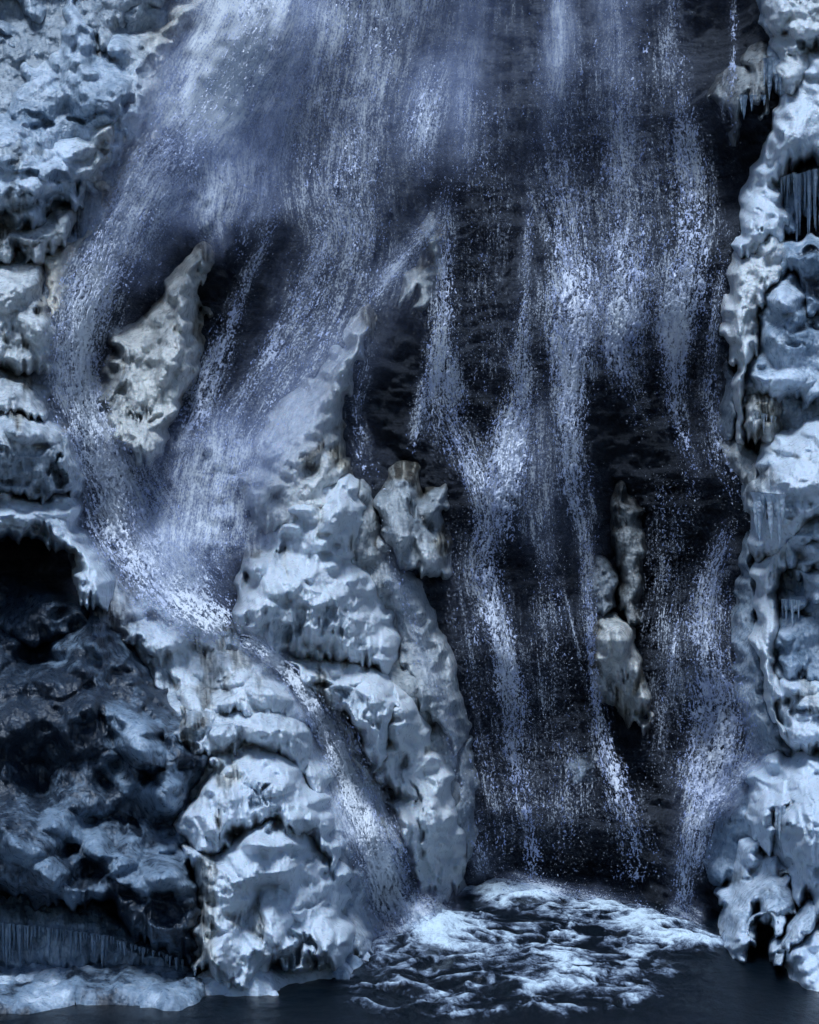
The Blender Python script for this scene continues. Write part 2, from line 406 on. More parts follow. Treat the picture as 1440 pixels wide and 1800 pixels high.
    o = mesh_obj(name, co, f, ICE, None, at, origin=base)
    tag(o, label, cat, group)
    # draping map for the water
    m = (_GX > x0) & (_GX < x1) & (_GY > y0) & (_GY < y1)
    ii = np.clip(((_GY-y0)/s).astype(int), 0, D.shape[0]-1); jj = np.clip(((_GX-x0)/s).astype(int), 0, D.shape[1]-1)
    FRONT[m] = np.minimum(FRONT[m], D[ii, jj][m])
    o['_d'] = 0; del o['_d']
    return o

def icicles(parent, lines, seed=3, white=.6, warm=0., dep=None, off=.35):
    """cones of ice hanging from a lip; lines = (x0, y0, x1, y1, count, min length, max length, radius) traced"""
    rng = random.Random(seed)
    for (xa, ya, xb, yb_, n, l0, l1, r) in lines:
        for i in range(n):
            t = (i+rng.uniform(-.9, .9)+.5)/n; px = xa+(xb-xa)*t; py = ya+(yb_-ya)*t
            q_ = rng.random()**1.8; L = l0*.5+(l1*1.15-l0*.5)*q_; rr = r*(.45+.9*q_+rng.uniform(0, .4))
            Y = float(bil(FRONT if dep is None else YB, np.array([px]), np.array([py]))[0])-(off if dep is None else dep)+rng.uniform(-.06, .06)
            k = Y/FOC; cx, cy, cz = world(px, py, Y); m = 9; sgm = 7
            a = np.linspace(0, 2*math.pi, sgm, endpoint=False); co = []
            lean = rng.uniform(-.04, .04)
            for q in range(m):
                u = q/(m-1); rad = rr*k*((1-u)**.75)*(1+.25*math.sin(q*2.3+rng.random()*3)) + .0015
                ox = lean*u*L*k
                co.append(np.stack([cx+ox+np.cos(a)*rad, cy+np.sin(a)*rad, np.full(sgm, cz+.03-u*L*k)], -1))
            co = np.concatenate(co); idx = np.arange(m*sgm).reshape(m, sgm)
            f = np.stack([idx[:-1], np.roll(idx[:-1], -1, 1), np.roll(idx[1:], -1, 1), idx[1:]], -1).reshape(-1, 4)
            mesh_obj('icicle', co, f, ICE, parent, {'white': np.full(len(co), white*rng.uniform(.7, 1.2)), 'warm': np.full(len(co), warm)}, origin=(cx, cy, cz))

# ------------------------------------------------------------------ the rock face
def cliff():
    s = 4.0
    X, Y = np.meshgrid(np.arange(-300, 1741, s), np.arange(-300, 2141, s))
    yb = bil(YB, X, Y)
    zz = Y+fbm(X/160, Y/160, 9, 3)*30 + X*.10
    stp = ridged(X/200, zz/26, 21, 5, .55)
    blk = fbm(X/60, zz/34, 31, 5, .55)
    crk = sstep(.80, .97, ridged(X/70+fbm(X/40, Y/60, 15, 2)*.6, Y/420, 23, 2, .4))
    H = stp*.20 + np.round(blk*4)/4*.22 + fbm(X/130, Y/180, 5, 4)*.3 + fbm(X/14, zz/7, 33, 3)*.03 - crk*.14
    col = sstep(.35, .9, fbm(X/45, Y/420, 61, 4))
    D = yb - H + .12
    wx, wy, wz = world(X, Y, D)
    rime = .25+.35*fbm(X/120, Y/120, 71, 4)
    for sx, sy, rx, ry, dv in ((60,60,160,70,.5),(220,60,80,50,.6),(1400,500,80,90,.35),(90,1050,110,90,-.5),(1400,370,50,90,-1),(60,1680,300,40,.2),(450,450,300,200,-.2),(1400,1650,80,60,.1)):
        rime = rime+dv*np.exp(-((X-sx)/rx)**2-((Y-sy)/ry)**2)
    co = np.stack([wx, wy, wz], -1).reshape(-1, 3)
    o = mesh_obj('cliff', co, grid_faces(*X.shape), ROCK, None, {'rime': np.clip(rime, 0, 1).ravel()})
    tag(o, 'dark wet layered rock face behind the waterfall', kind='structure')
cliff()

# ------------------------------------------------------------------ the ice, one formation after another
def warm_right(x0, x1, v=.8):
    return lambda X, Y: v*sstep(x0, x1, X)
# --- thin coats of ice that join the formations to the rock
ice('thin_ice_coat', 'thin grey ice coat joining the pale formations along the left bank', 'ice formation',
    [(-190,0),(100,-60),(330,-20),(320,60),(290,170),(250,260),(220,330),(190,420),(130,500),(105,620),(100,720),(140,800),(145,900),(180,960),(200,1010),(170,1060),(140,980),(60,920),(-190,900)],
    T=.7, w_=40, white=.3, warm=.25, style='cauli', seed=5, off=.0, bury=.2)
ice('thin_ice_coat', 'thin bluish ice coat joining the white cascade to the dark slope', 'ice formation',
    [(200,1050),(330,1060),(440,1130),(540,1230),(580,1330),(620,1450),(650,1600),(640,1690),(480,1710),(350,1690),(340,1500),(325,1400),(330,1300),(260,1180)],
    T=.9, w_=40, white=.5, warm=.2, style='drip', seed=6, off=.15, bury=.2)
ice('thin_ice_coat', 'thin grey ice coat between the big dome and the creamy slab', 'ice formation',
    [(560,840),(640,860),(680,960),(720,1060),(770,1180),(800,1300),(812,1450),(800,1560),(760,1560),(700,1430),(650,1300),(520,1180),(440,1080),(470,950)],
    T=.7, w_=40, white=.42, warm=.5, style='drip', seed=7, off=.05, bury=.2)
ice('thin_ice_coat', 'thin dim blue ice coat joining the formations of the right bank', 'ice formation',
    [(1365,-180),(1360,100),(1380,200),(1335,330),(1310,430),(1300,560),(1310,680),(1340,800),(1345,900),(1350,1050),(1350,1200),(1380,1300),(1330,1380),(1330,1480),(1390,1560),(1420,1600),(1620,1600),(1620,560),(1440,545),(1385,520),(1360,430),(1362,340),(1385,280),(1440,250),(1620,230),(1620,-180)],
    T=.8, w_=40, white=.42, warm=.1, style='slope', seed=8, off=.0, bury=.2)
# --- upper left bank
ice('ice_sheet', 'broad pale blue ice sheet with rounded bulges at the top left corner', 'ice formation',
    [(-190,330),(-190,240),(0,165),(45,85),(95,55),(115,-20),(135,-60),(160,20),(185,95),(200,55),(260,38),(300,5),(330,5),(330,35),(312,62),(302,105),(292,145),(276,185),(262,215),(235,245),(215,280),(180,300),(165,330),(120,330),(60,345),(0,340)],
    T=1.5, w_=55, white=.54, warm=warm_right(200, 300, .75), style='snow', seed=11, off=.1, amp=1.0,
    bumps=[(170,150,65,40,75,26),(60,170,60,50,55,20),(250,80,50,40,60,14),(120,40,22,50,60,18),(235,200,30,40,50,18),(280,90,20,30,34,14),(262,150,24,24,30,14),(200,240,30,20,30,14)],
    holes=[(60,212,42,14,26),(150,200,30,8,24),(185,195,20,7,16),(232,175,13,14,26),(262,80,12,8,14),(262,120,16,9,18),(228,190,10,12,22),(250,145,12,7,16),(282,60,12,8,12),(180,88,10,14,12)],
    spots=[(180,165,50,35,-.18),(75,190,50,20,-.2),(220,60,40,40,.05),(60,110,60,40,.12)])
ice('ice_shelves', 'stacked pale blue ice shelves below the broad sheet on the left edge', 'ice formation',
    [(-190,310),(0,225),(50,235),(120,232),(170,205),(205,190),(222,215),(195,275),(180,292),(165,312),(145,345),(140,368),(105,345),(80,360),(70,400),(40,395),(0,385),(-190,385)],
    T=1.75, w_=40, white=.58, warm=warm_right(110, 210, .6), style='scale', seed=12, off=.25, amp=1.05,
    bumps=[(30,270,60,22,30,22),(130,255,40,16,30,18),(110,300,60,20,22,20),(30,330,70,18,40,20),(180,225,22,24,40,18),(195,265,16,18,26,16)],
    holes=[(55,305,14,10,22),(105,318,18,12,26),(135,322,8,14,30),(75,345,34,6,18),(182,268,9,10,26),(10,388,40,6,20),(95,290,20,5,12)],
    spots=[(60,280,60,30,.1)])
ice('brown_ice', 'beige stained lumpy ice strip beside the left edge of the upper fall', 'ice formation',
    [(205,270),(262,215),(272,225),(250,270),(225,310),(205,350),(185,400),(150,440),(120,480),(110,530),(92,545),(78,500),(80,450),(115,415),(140,370),(165,320)],
    T=1.0, w_=26, white=.6, warm=.95, style='cauli', seed=13, off=.1, ang=.45, spots=[(240,250,20,30,-.25),(190,340,20,50,-.2)])
ice('brown_ice', 'small beige streaked ice patch at the top beside the misty cloud of water', 'ice formation',
    [(330,5),(370,-80),(395,-80),(392,20),(372,80),(352,98),(335,90),(345,50)], T=.7, w_=22, white=.5, warm=.9, style='drip', seed=14, ang=.3)
ice('ice_arch', 'arched beige ice ledges hanging over a small dark hollow on the left edge', 'ice formation',
    [(-190,395),(0,392),(30,398),(70,400),(105,350),(140,365),(132,400),(110,425),(90,445),(82,470),(60,465),(40,440),(20,445),(0,460),(-190,470)],
    T=1.6, w_=26, white=.55, warm=.4, style='cauli', seed=15, off=.25, holes=[(24,432,16,18,40),(70,430,10,10,18)], bumps=[(50,410,40,14,20,14),(110,390,20,24,30,14)])
ice('ice_mound', 'lumpy cream ice mound on the left edge under the arched ledges', 'ice formation',
    [(-190,455),(0,460),(40,455),(72,470),(75,515),(92,560),(93,600),(82,645),(60,640),(40,660),(0,650),(-190,650)],
    T=1.7, w_=34, white=.58, warm=.4, style='cauli', seed=16, off=.2, ang=.1, bumps=[(20,500,50,30,50,16),(60,560,26,30,50,14)])
ice('ice_mound', 'narrow lumpy ice nose tapering down beside the left fall above the hollowed block', 'ice formation',
    [(-190,640),(0,640),(35,640),(62,655),(80,700),(80,735),(55,738),(25,718),(0,712),(-190,700)],
    T=1.9, w_=30, white=.56, warm=.35, style='cauli', seed=17, off=.2, ang=-.5)
ice('ice_block', 'hollowed ice block with a ragged overhanging right edge left of the fall', 'ice formation',
    [(-190,705),(0,710),(30,722),(60,738),(98,742),(118,760),(134,800),(137,860),(134,888),(122,892),(112,868),(100,868),(70,872),(30,868),(0,858),(-190,850)],
    T=2.3, w_=34, white=.5, warm=.25, style='drip', seed=18, off=.4, amp=1.1,
    bumps=[(70,755,60,20,30,20),(118,800,14,40,70,14),(20,760,60,30,60,12)], holes=[(97,828,13,20,46),(104,790,5,26,26),(40,840,40,10,14)], spots=[(30,820,70,40,-.22),(70,755,60,18,.2),(125,830,12,40,.15)])
ice('ice_roll', 'thick rounded roll of pale ice arching over the black hollow on the left', 'ice formation',
    [(-190,850),(0,862),(60,876),(112,872),(135,900),(148,940),(172,975),(190,1010),(188,1050),(178,1075),(162,1040),(140,990),(108,955),(60,938),(0,935),(-190,930)],
    T=2.5, w_=26, white=.66, warm=.1, style='snow', seed=19, off=.7, amp=1.1, ridges=[([(-60,915),(20,908),(80,922),(125,955),(160,1000),(180,1050)],16,16),([(0,870),(30,878),(70,895),(130,905)],12,12)],
    bumps=[(8,892,22,14,16,12),(110,895,26,14,18,12)])
# --- hanging leaf shaped block
ice('hanging_ice', 'leaf shaped yellowish ice mass with a pointed top hanging in the left fall', 'ice formation',
    [(361,430),(364,470),(352,515),(354,560),(352,600),(345,640),(330,680),(308,725),(294,765),(272,806),(250,812),(228,798),(205,778),(184,752),(168,720),(164,688),(180,655),(190,620),(198,592),(225,568),(262,558),(290,530),(300,495),(325,465),(345,445)],
    T=1.7, w_=34, white=.54, warm=.6, style='cauli', grow=4, seed=21, off=1.0, ang=.25, amp=1.15,
    bumps=[(330,540,20,60,90,22,.2),(300,610,24,50,80,16,.2),(230,610,30,30,30,14),(255,770,34,20,30,16),(205,650,26,26,30,12),(240,690,20,40,50,10)],
    holes=[(188,705,11,30,34,.2),(240,735,6,22,22),(258,722,4,20,18),(226,722,5,18,18),(238,625,10,14,14),(275,735,6,16,14),(215,640,10,8,12),(262,600,8,16,10)],
    spots=[(185,690,22,40,-.2),(255,605,12,30,.2)])
# --- the bright cascade left of the chute
ice('ice_apron', 'wide pale ice apron sloping down under the left fall into the chute', 'ice formation',
    [(150,945),(178,985),(215,1010),(262,1028),(310,1040),(345,1075),(395,1108),(440,1128),(490,1160),(530,1205),(560,1255),(540,1285),(470,1262),(410,1262),(350,1270),(325,1240),(285,1205),(262,1165),(225,1130),(185,1100),(168,1078),(172,1040),(160,990)],
    T=1.5, w_=40, white=.72, warm=.2, style='slope', seed=31, off=.2, ang=-.5, amp=.9,
    bumps=[(295,1060,36,18,30,26),(225,1060,50,26,34,18),(390,1170,60,26,40,16),(480,1210,50,26,40,16),(280,1120,50,24,34,14)],
    holes=[(268,1076,11,12,26),(400,1190,26,6,18,-.3),(235,1125,20,8,14)], spots=[(300,1060,30,20,.1),(200,1100,40,30,-.15),(270,1140,40,16,-.1)])
ice('ice_tier', 'uppermost tier of the white ice cascade beside the top of the chute', 'ice formation',
    [(335,1235),(400,1240),(470,1240),(520,1250),(555,1290),(575,1340),(585,1400),(560,1400),(530,1372),(490,1340),(440,1310),(410,1320),(370,1330),(335,1320),(300,1280)],
    T=1.7, w_=34, white=.7, warm=.18, style='drip', seed=32, off=.55, amp=1.1,
    bumps=[(460,1290,22,24,26,20),(395,1290,26,20,26,18),(350,1260,40,16,30,12),(530,1310,20,30,40,12)], holes=[(345,1292,26,14,18),(425,1300,5,22,14),(500,1345,20,10,16,.5)],
    ridges=[([(412,1268),(424,1290),(432,1310)],5,10),([(522,1250),(545,1290),(560,1318)],6,12)], spots=[(350,1275,40,20,-.25)])
ice('ice_tier', 'middle bell shaped tier of the white ice cascade with dark drip hollows', 'ice formation',
    [(430,1300),(480,1312),(525,1340),(560,1385),(580,1430),(590,1480),(580,1520),(545,1470),(500,1455),(460,1450),(430,1462),(410,1485),(370,1490),(335,1478),(318,1450),(330,1410),(352,1375),(375,1345),(400,1310)],
    T=2.0, w_=38, white=.86, warm=.1, style='drip', seed=33, off=.85, amp=1.2,
    bumps=[(470,1350,60,30,50,22),(380,1410,40,40,70,18),(530,1420,34,30,40,18),(520,1440,16,14,14,12),(550,1440,14,14,14,12)],
    holes=[(452,1405,11,26,32),(470,1390,7,20,26),(388,1445,3,40,26,.15),(372,1470,12,7,20),(430,1380,4,60,14,.1),(485,1420,12,10,22),(525,1452,34,5,26)],
    ridges=[([(412,1300),(414,1360),(412,1440)],7,10)], spots=[(460,1400,24,30,-.22)])
ice('ice_tier', 'lowest and largest bulging tier of the white ice cascade above the pool shelf', 'ice formation',
    [(430,1462),(470,1440),(520,1448),(560,1470),(590,1510),(610,1570),(618,1630),(612,1690),(590,1702),(540,1700),(505,1690),(470,1700),(440,1742),(395,1738),(360,1715),(352,1660),(345,1590),(335,1530),(330,1480),(370,1480)],
    T=2.4, w_=44, white=.84, warm=.1, style='slope', seed=34, off=.8, amp=1.2,
    bumps=[(470,1500,70,36,60,26),(400,1560,50,60,90,18),(480,1610,40,44,50,30),(570,1640,20,30,40,22),(395,1680,34,40,50,18),(560,1530,30,30,50,16),(525,1595,14,18,26,18),(430,1720,20,20,22,14)],
    holes=[(525,1665,14,28,60),(545,1655,10,30,56),(508,1678,20,12,50),(560,1690,22,8,44),(515,1500,8,14,26,.6),(552,1520,8,20,28,.5),(575,1545,7,18,22,.4),(450,1640,6,16,18),(500,1555,10,6,14),(545,1590,26,7,20)],
    spots=[(470,1510,60,50,.08),(400,1520,40,40,-.12),(560,1600,34,60,-.12),(410,1640,26,60,.05)])
ice('ice_skirt', 'smooth grey translucent ice skirt between the white cascade and the chute', 'ice formation',
    [(545,1300),(572,1340),(600,1400),(625,1470),(645,1540),(662,1600),(668,1640),(640,1672),(610,1688),(600,1600),(592,1500),(575,1420)],
    T=1.0, w_=26, white=.5, warm=.25, style='snow', seed=35, off=.2, amp=.9, spots=[(640,1600,20,50,.12)])
# --- dark icy slope, lower left
ice('icy_slope', 'dark blue ice coated rock slope filling the lower left corner', 'ice formation',
    [(-190,1090),(0,1110),(40,1140),(110,1120),(150,1090),(185,1085),(235,1130),(262,1170),(300,1220),(345,1270),(372,1330),(345,1400),(330,1450),(340,1520),(352,1590),(352,1660),(330,1690),(280,1660),(240,1640),(200,1600),(150,1570),(80,1590),(0,1560),(-190,1560)],
    T=1.6, w_=60, white=.03, warm=.0, style='glaze', seed=41, off=.1, ang=-.6, amp=1.3, flat=.35,
    bumps=[(105,1180,60,22,50,30),(240,1300,40,60,70,30,-.6),(160,1380,80,40,60,26),(60,1450,70,50,60,22),(200,1480,60,40,60,22,-.6),(290,1400,50,30,50,18),(300,1530,60,26,36,20),(80,1540,80,26,30,16,-.5)],
    ridges=[([(200,1250),(240,1290),(270,1330),(300,1370)],26,22),([(90,1440),(160,1480),(215,1530),(260,1550)],24,24),([(0,1480),(60,1510),(110,1550),(130,1575)],24,22),([(190,1345),(250,1390),(310,1430),(335,1470)],24,20),([(250,1560),(300,1545),(345,1560)],20,18)],
    holes=[(175,1265,14,30,30,-.3),(265,1372,34,12,30,-.6),(235,1455,14,30,26,-.5),(130,1500,30,12,24,-.5),(165,1530,50,18,30,-.5),(285,1600,30,26,30),(50,1180,10,40,20),(160,1205,16,14,21),(60,1590,60,22,26),(180,1590,60,24,27,-.3),(185,1130,14,12,18),(240,1175,22,14,20),(330,1330,14,34,21,-.3),(10,1330,12,30,14),(70,1410,20,8,9)],
    spots=[(60,1260,140,120,-.2),(110,1150,50,10,.25,-.2),(245,1300,30,50,.26,-.7),(300,1500,40,30,.22),(320,1560,40,22,.28),(150,1420,80,40,.1),(60,1500,60,20,.12,-.5),(200,1520,60,16,.2,-.7),(50,1250,60,60,-.1),(270,1210,30,30,-.1),(330,1470,30,30,.2)])
ice('ice_cave_rock', 'black rock lip with a thin glaze inside the hollow on the left edge', 'ice formation',
    [(-190,1000),(0,1010),(60,1030),(130,1050),(168,1075),(170,1095),(140,1110),(90,1130),(40,1145),(0,1120),(-190,1110)],
    T=.7, w_=40, white=.0, warm=.0, grow=2, style='glaze', seed=42, off=.1, amp=1.1, flat=.25, spots=[(40,1140,60,10,.2)])
fr = ice('ice_fringe', 'dark wall of fine vertical icicles above the shelf at the bottom left', 'ice formation',
    [(-190,1545),(0,1570),(60,1585),(140,1590),(200,1610),(250,1650),(320,1680),(345,1712),(250,1712),(120,1708),(0,1704),(-190,1700)],
    T=.7, w_=30, white=.22, warm=.0, style='glass', seed=43, off=.0, amp=1.1, spots=[(70,1665,130,34,.22),(0,1600,80,20,-.1)])
icicles(fr, [(-20,1622,60,1632,26,45,75,3.0),(62,1630,200,1650,36,30,55,3.0),(205,1655,320,1690,24,14,26,2.6)], seed=5, white=.42, dep=1.0)
# --- the ridge right of the chute
ice('ice_ridge', 'long smooth pale ridge of ice under thin spray running down to the big dome', 'ice formation',
    [(652,532),(660,556),(640,620),(618,690),(602,750),(608,820),(615,900),(580,950),(510,960),(450,940),(425,870),(440,800),(470,740),(510,690),(560,645),(600,600),(630,550)],
    T=1.3, w_=70, white=.62, warm=.5, style='drip', amp=.9, grow=2, seed=51, off=.3, ang=.5,
    bumps=[(620,620,30,60,80,20,.4),(560,740,50,60,90,18,.5),(480,820,30,60,80,14,.4)], spots=[(460,820,40,60,-.1)])
ice('ice_dome', 'large white ice dome with fluted brown underside in the middle left', 'ice formation',
    [(470,940),(490,898),(530,858),(575,835),(612,832),(632,870),(640,915),(622,955),(648,985),(668,1030),(690,1065),(702,1110),(698,1160),(672,1180),(640,1172),(600,1160),(555,1152),(505,1152),(462,1140),(430,1110),(418,1068),(428,1035),(436,1000),(446,965)],
    T=2.2, w_=90, white=.86, warm=.2, style='drip', seed=52, off=.3, amp=1.15,
    bumps=[(560,880,50,40,90,20),(590,900,30,30,40,12),(560,1010,70,40,60,26),(610,1060,50,40,60,20),(470,1050,40,30,50,18),(500,1000,40,40,60,14)],
    holes=[(505,960,8,26,30,.5),(490,985,10,20,24,.5),(575,1090,14,34,34),(520,1090,16,30,26),(490,1110,20,20,24),(600,1085,8,40,30),(635,1120,14,26,24),(450,1085,12,14,18),(560,1130,10,20,22),(618,1045,6,16,16),(540,975,10,10,8)],
    ridges=[([(560,960),(552,1010),(556,1060),(560,1130)],9,12),([(610,1000),(632,1060),(640,1120)],10,10)],
    spots=[(560,980,70,50,.1),(500,1100,50,34,-.2),(600,1100,30,40,-.18),(470,960,20,50,-.12,.5)])
ice('ice_step', 'white ice step with brown hollow directly below the large dome', 'ice formation',
    [(500,1148),(545,1150),(600,1158),(650,1172),(690,1195),(708,1235),(690,1262),(672,1300),(668,1345),(652,1330),(640,1290),(610,1262),(575,1240),(540,1214),(515,1190)],
    T=2.0, w_=30, white=.86, warm=.2, style='drip', seed=53, off=.45, amp=1.1,
    bumps=[(600,1180,60,20,34,22),(660,1200,34,24,40,18),(548,1178,30,18,30,14)], holes=[(575,1206,20,13,34),(628,1240,14,34,40),(660,1262,10,24,30),(610,1232,8,18,28)], spots=[(620,1240,30,30,-.2)])
ice('curved_slab', 'thin curved brownish ice slab edging the right side of the chute', 'ice formation',
    [(560,1215),(600,1250),(632,1300),(660,1350),(676,1400),(690,1450),(700,1500),(690,1500),(668,1440),(645,1390),(618,1330),(590,1280)],
    T=.9, w_=12, white=.55, warm=.6, style='glass', grow=4, seed=54, off=.15, ang=-.45, amp=.6)
ice('ice_slab', 'long upright creamy ice slab standing beside the foot of the chute', 'ice formation',
    [(690,1185),(715,1220),(742,1270),(768,1325),(788,1380),(800,1440),(806,1500),(800,1545),(775,1572),(748,1565),(735,1520),(715,1465),(695,1420),(675,1375),(668,1340),(682,1300),(672,1270),(680,1225)],
    T=1.8, w_=34, white=.84, warm=.3, style='cauli', seed=55, off=.35, ang=-.2, amp=1.05,
    bumps=[(700,1250,26,40,50,16),(740,1380,34,60,90,18,-.2),(770,1480,24,50,70,14)], holes=[(725,1395,5,30,26,-.3),(740,1470,5,40,26,-.2),(700,1350,6,24,20,-.3),(778,1520,5,24,20)])
ice('ice_slab', 'tall grey veiled ice flank right of the white dome and step', 'ice formation',
    [(668,1020),(700,1005),(735,1020),(755,1070),(772,1130),(795,1190),(815,1250),(824,1300),(806,1322),(780,1290),(755,1250),(722,1215),(702,1170),(700,1110),(685,1060)],
    T=1.2, w_=30, white=.4, warm=.45, style='glass', seed=56, off=.15, ang=-.25, amp=1.2, spots=[(780,1250,18,40,.1),(720,1060,20,40,-.05)])
ice('ice_strip', 'narrow grey ice strip behind the foot of the creamy slab', 'ice formation',
    [(806,1320),(826,1310),(838,1400),(832,1480),(822,1560),(800,1575),(806,1500),(800,1430)], T=.8, w_=16, white=.35, warm=.4, style='glass', grow=4, seed=57, ang=-.1)
ice('ledge_ice', 'pointed ice crest with drooping tongues on the ledge left of the bright strand', 'ice formation',
    [(716,800),(735,830),(752,870),(768,850),(785,900),(792,950),(788,1000),(770,1012),(745,1008),(715,998),(690,975),(672,945),(664,900),(668,860),(690,818)],
    T=1.1, w_=26, white=.34, warm=.45, style='drip', grow=5, seed=58, off=.2, amp=1.15, bumps=[(756,955,26,24,50,22),(700,930,24,30,40,14),(720,840,18,30,60,12)], holes=[(755,905,14,24,20),(735,880,6,30,20)], spots=[(760,965,24,30,.35),(700,850,20,30,.05),(695,940,20,30,.15)])
ice('ledge_ice', 'two small pale ice stubs on the dark ledge in the upper middle', 'ice formation',
    [(748,385),(775,380),(778,440),(764,500),(755,545),(738,548),(728,520),(705,528),(704,500),(718,478),(735,470),(742,420)],
    T=.8, w_=16, white=.36, warm=.6, style='drip', grow=3, seed=59, off=.15, spots=[(720,510,14,22,.3),(750,430,14,30,-.12)])
# --- right of the centre
ice('hanging_ice', 'yellowish dripping ice lump hanging in the dark gap between two strands', 'ice formation',
    [(1052,1090),(1080,1078),(1108,1085),(1118,1110),(1120,1150),(1132,1190),(1140,1240),(1138,1275),(1126,1286),(1112,1270),(1096,1255),(1075,1240),(1056,1215),(1046,1170),(1044,1120)],
    T=1.0, w_=26, white=.55, warm=.6, style='drip', grow=5, seed=61, off=.3, amp=1.3, bumps=[(1092,1110,20,24,60,18),(1062,1150,16,40,60,12),(1118,1230,14,40,50,12)], holes=[(1102,1178,5,12,24),(1078,1200,4,30,16),(1070,1230,12,10,10)])
ice('glassy_column', 'tall dim translucent ice column above the yellowish hanging lump', 'ice formation',
    [(1086,850),(1098,848),(1108,885),(1124,905),(1132,960),(1130,1020),(1122,1085),(1104,1082),(1090,1070),(1082,1000),(1078,930),(1080,890)],
    T=.7, w_=18, white=.06, warm=.6, style='glass', grow=3, seed=62, off=.1, amp=1.2)
ice('glassy_lump', 'short dim grey ice lump on the left of the translucent column', 'ice formation',
    [(1046,985),(1062,985),(1080,1000),(1088,1030),(1090,1060),(1060,1078),(1044,1060),(1038,1020)], T=.6, w_=18, white=.08, warm=.4, style='cauli', grow=3, seed=63, off=.05)
ice('ice_lump', 'small round grey ice knob beside the thin lower middle strand', 'ice formation',
    [(1006,1322),(1030,1318),(1042,1335),(1040,1362),(1018,1380),(1000,1368),(998,1342)], T=.8, w_=20, white=.15, warm=.3, style='cauli', grow=3, seed=64, off=.1)
# --- the right bank
c1 = ice('glassy_curtain', 'dim brown ice curtain hanging from a ledge at the upper right', 'ice formation',
    [(1262,128),(1285,116),(1308,120),(1318,92),(1345,82),(1352,110),(1348,190),(1330,185),(1312,178),(1296,200),(1290,245),(1278,200),(1268,165),(1256,160)],
    T=.7, w_=16, white=.12, warm=.6, style='glass', grow=4, seed=71, off=.1, amp=1.2, spots=[(1290,125,24,8,.2)])
icicles(c1, [(1344,105,1360,105,4,80,115,6),(1362,130,1374,140,2,60,80,5),(1296,170,1345,170,7,18,40,3.2)], seed=9, white=.68, dep=1.4)
ice('stepped_ice', 'pale stepped ice ledges with small drips in the top right corner', 'ice formation',
    [(1352,-190),(1352,0),(1358,40),(1372,60),(1362,90),(1366,130),(1372,150),(1400,150),(1425,120),(1445,80),(1620,60),(1620,-190)],
    T=1.3, w_=24, white=.74, warm=.3, style='scale', seed=72, off=.25, amp=1.25, holes=[(1412,78,15,10,34),(1378,95,10,5,16),(1372,125,14,5,18),(1402,8,8,5,16)],
    bumps=[(1372,20,20,20,30,16),(1420,50,40,14,20,16),(1385,75,30,10,14,14)])
ice('ice_slope', 'smooth light blue ice slope curving down along the right edge above the cave', 'ice formation',
    [(1620,50),(1445,78),(1420,125),(1398,150),(1378,150),(1370,200),(1362,230),(1345,265),(1330,310),(1318,350),(1305,400),(1300,430),(1330,440),(1368,400),(1372,330),(1390,300),(1420,282),(1450,270),(1620,230)],
    T=1.7, w_=36, white=.8, warm=.1, style='slope', seed=73, off=.3, ang=.7, amp=.75, holes=[(1375,310,6,12,20),(1340,330,6,12,20),(1332,385,6,12,22),(1355,262,5,12,12),(1380,230,8,5,8)], bumps=[(1400,230,50,40,60,16,.6),(1335,400,20,30,30,10)])
cv = ice('cave_ice', 'dark grey ragged ice inside the cave at the right edge', 'ice formation',
    [(1372,320),(1400,295),(1440,280),(1620,260),(1620,330),(1440,330),(1425,350),(1405,380),(1392,410),(1376,395)],
    T=.8, w_=16, white=.30, warm=.0, grow=3, style='glass', seed=74, off=.1, amp=1.1)
icicles(cv, [(1375,315,1400,305,14,30,80,2.6),(1400,310,1436,300,16,60,120,3.4),(1440,300,1500,290,14,60,130,4)], seed=13, white=.55, dep=1.5)
ice('ice_pillar', 'long fluted ice pillar ending in a thin spike on the inner right bank', 'ice formation',
    [(1300,425),(1325,420),(1368,415),(1378,450),(1362,480),(1350,520),(1335,560),(1328,600),(1322,640),(1310,650),(1306,690),(1314,740),(1317,772),(1308,772),(1302,730),(1294,680),(1284,640),(1281,600),(1282,560),(1279,520),(1286,470),(1294,445)],
    T=1.6, w_=22, white=.86, warm=.35, style='glass', grow=5, seed=75, off=.5, amp=1.5, bumps=[(1340,420,30,20,30,16),(1300,520,14,60,70,12)], holes=[(1345,480,12,30,20),(1318,560,6,30,14),(1325,600,8,30,14)])
ice('ice_ledge', 'dark ledge with a thin rim of frost under the cave on the right edge', 'ice formation',
    [(1360,432),(1400,428),(1450,425),(1620,420),(1620,560),(1440,545),(1415,520),(1400,495),(1385,500),(1365,520),(1358,480)],
    T=1.0, w_=20, white=.22, warm=.0, grow=4, style='slope', seed=76, off=.2, spots=[(1400,432,60,7,.5),(1385,460,26,10,.3,-.8),(1420,480,30,8,.25)], holes=[(1420,455,26,10,30),(1440,510,24,16,30)])
ice('snowy_lump', 'soft blue grey snowy lumps beside the fluted pillar on the right', 'ice formation',
    [(1350,500),(1380,490),(1410,510),(1440,535),(1620,560),(1620,700),(1440,712),(1410,700),(1380,702),(1345,690),(1322,690),(1318,650),(1335,620),(1340,570)],
    T=1.6, w_=34, white=.52, warm=.0, style='snow', seed=77, off=.25, amp=1.4, bumps=[(1380,520,36,20,30,22),(1340,650,26,18,26,14),(1380,665,60,20,26,18)], holes=[(1415,570,24,10,26),(1400,600,20,10,16),(1440,560,20,20,26),(1340,640,10,8,12)], spots=[(1400,590,40,30,-.25),(1375,670,60,20,.2),(1375,520,30,20,.15)])
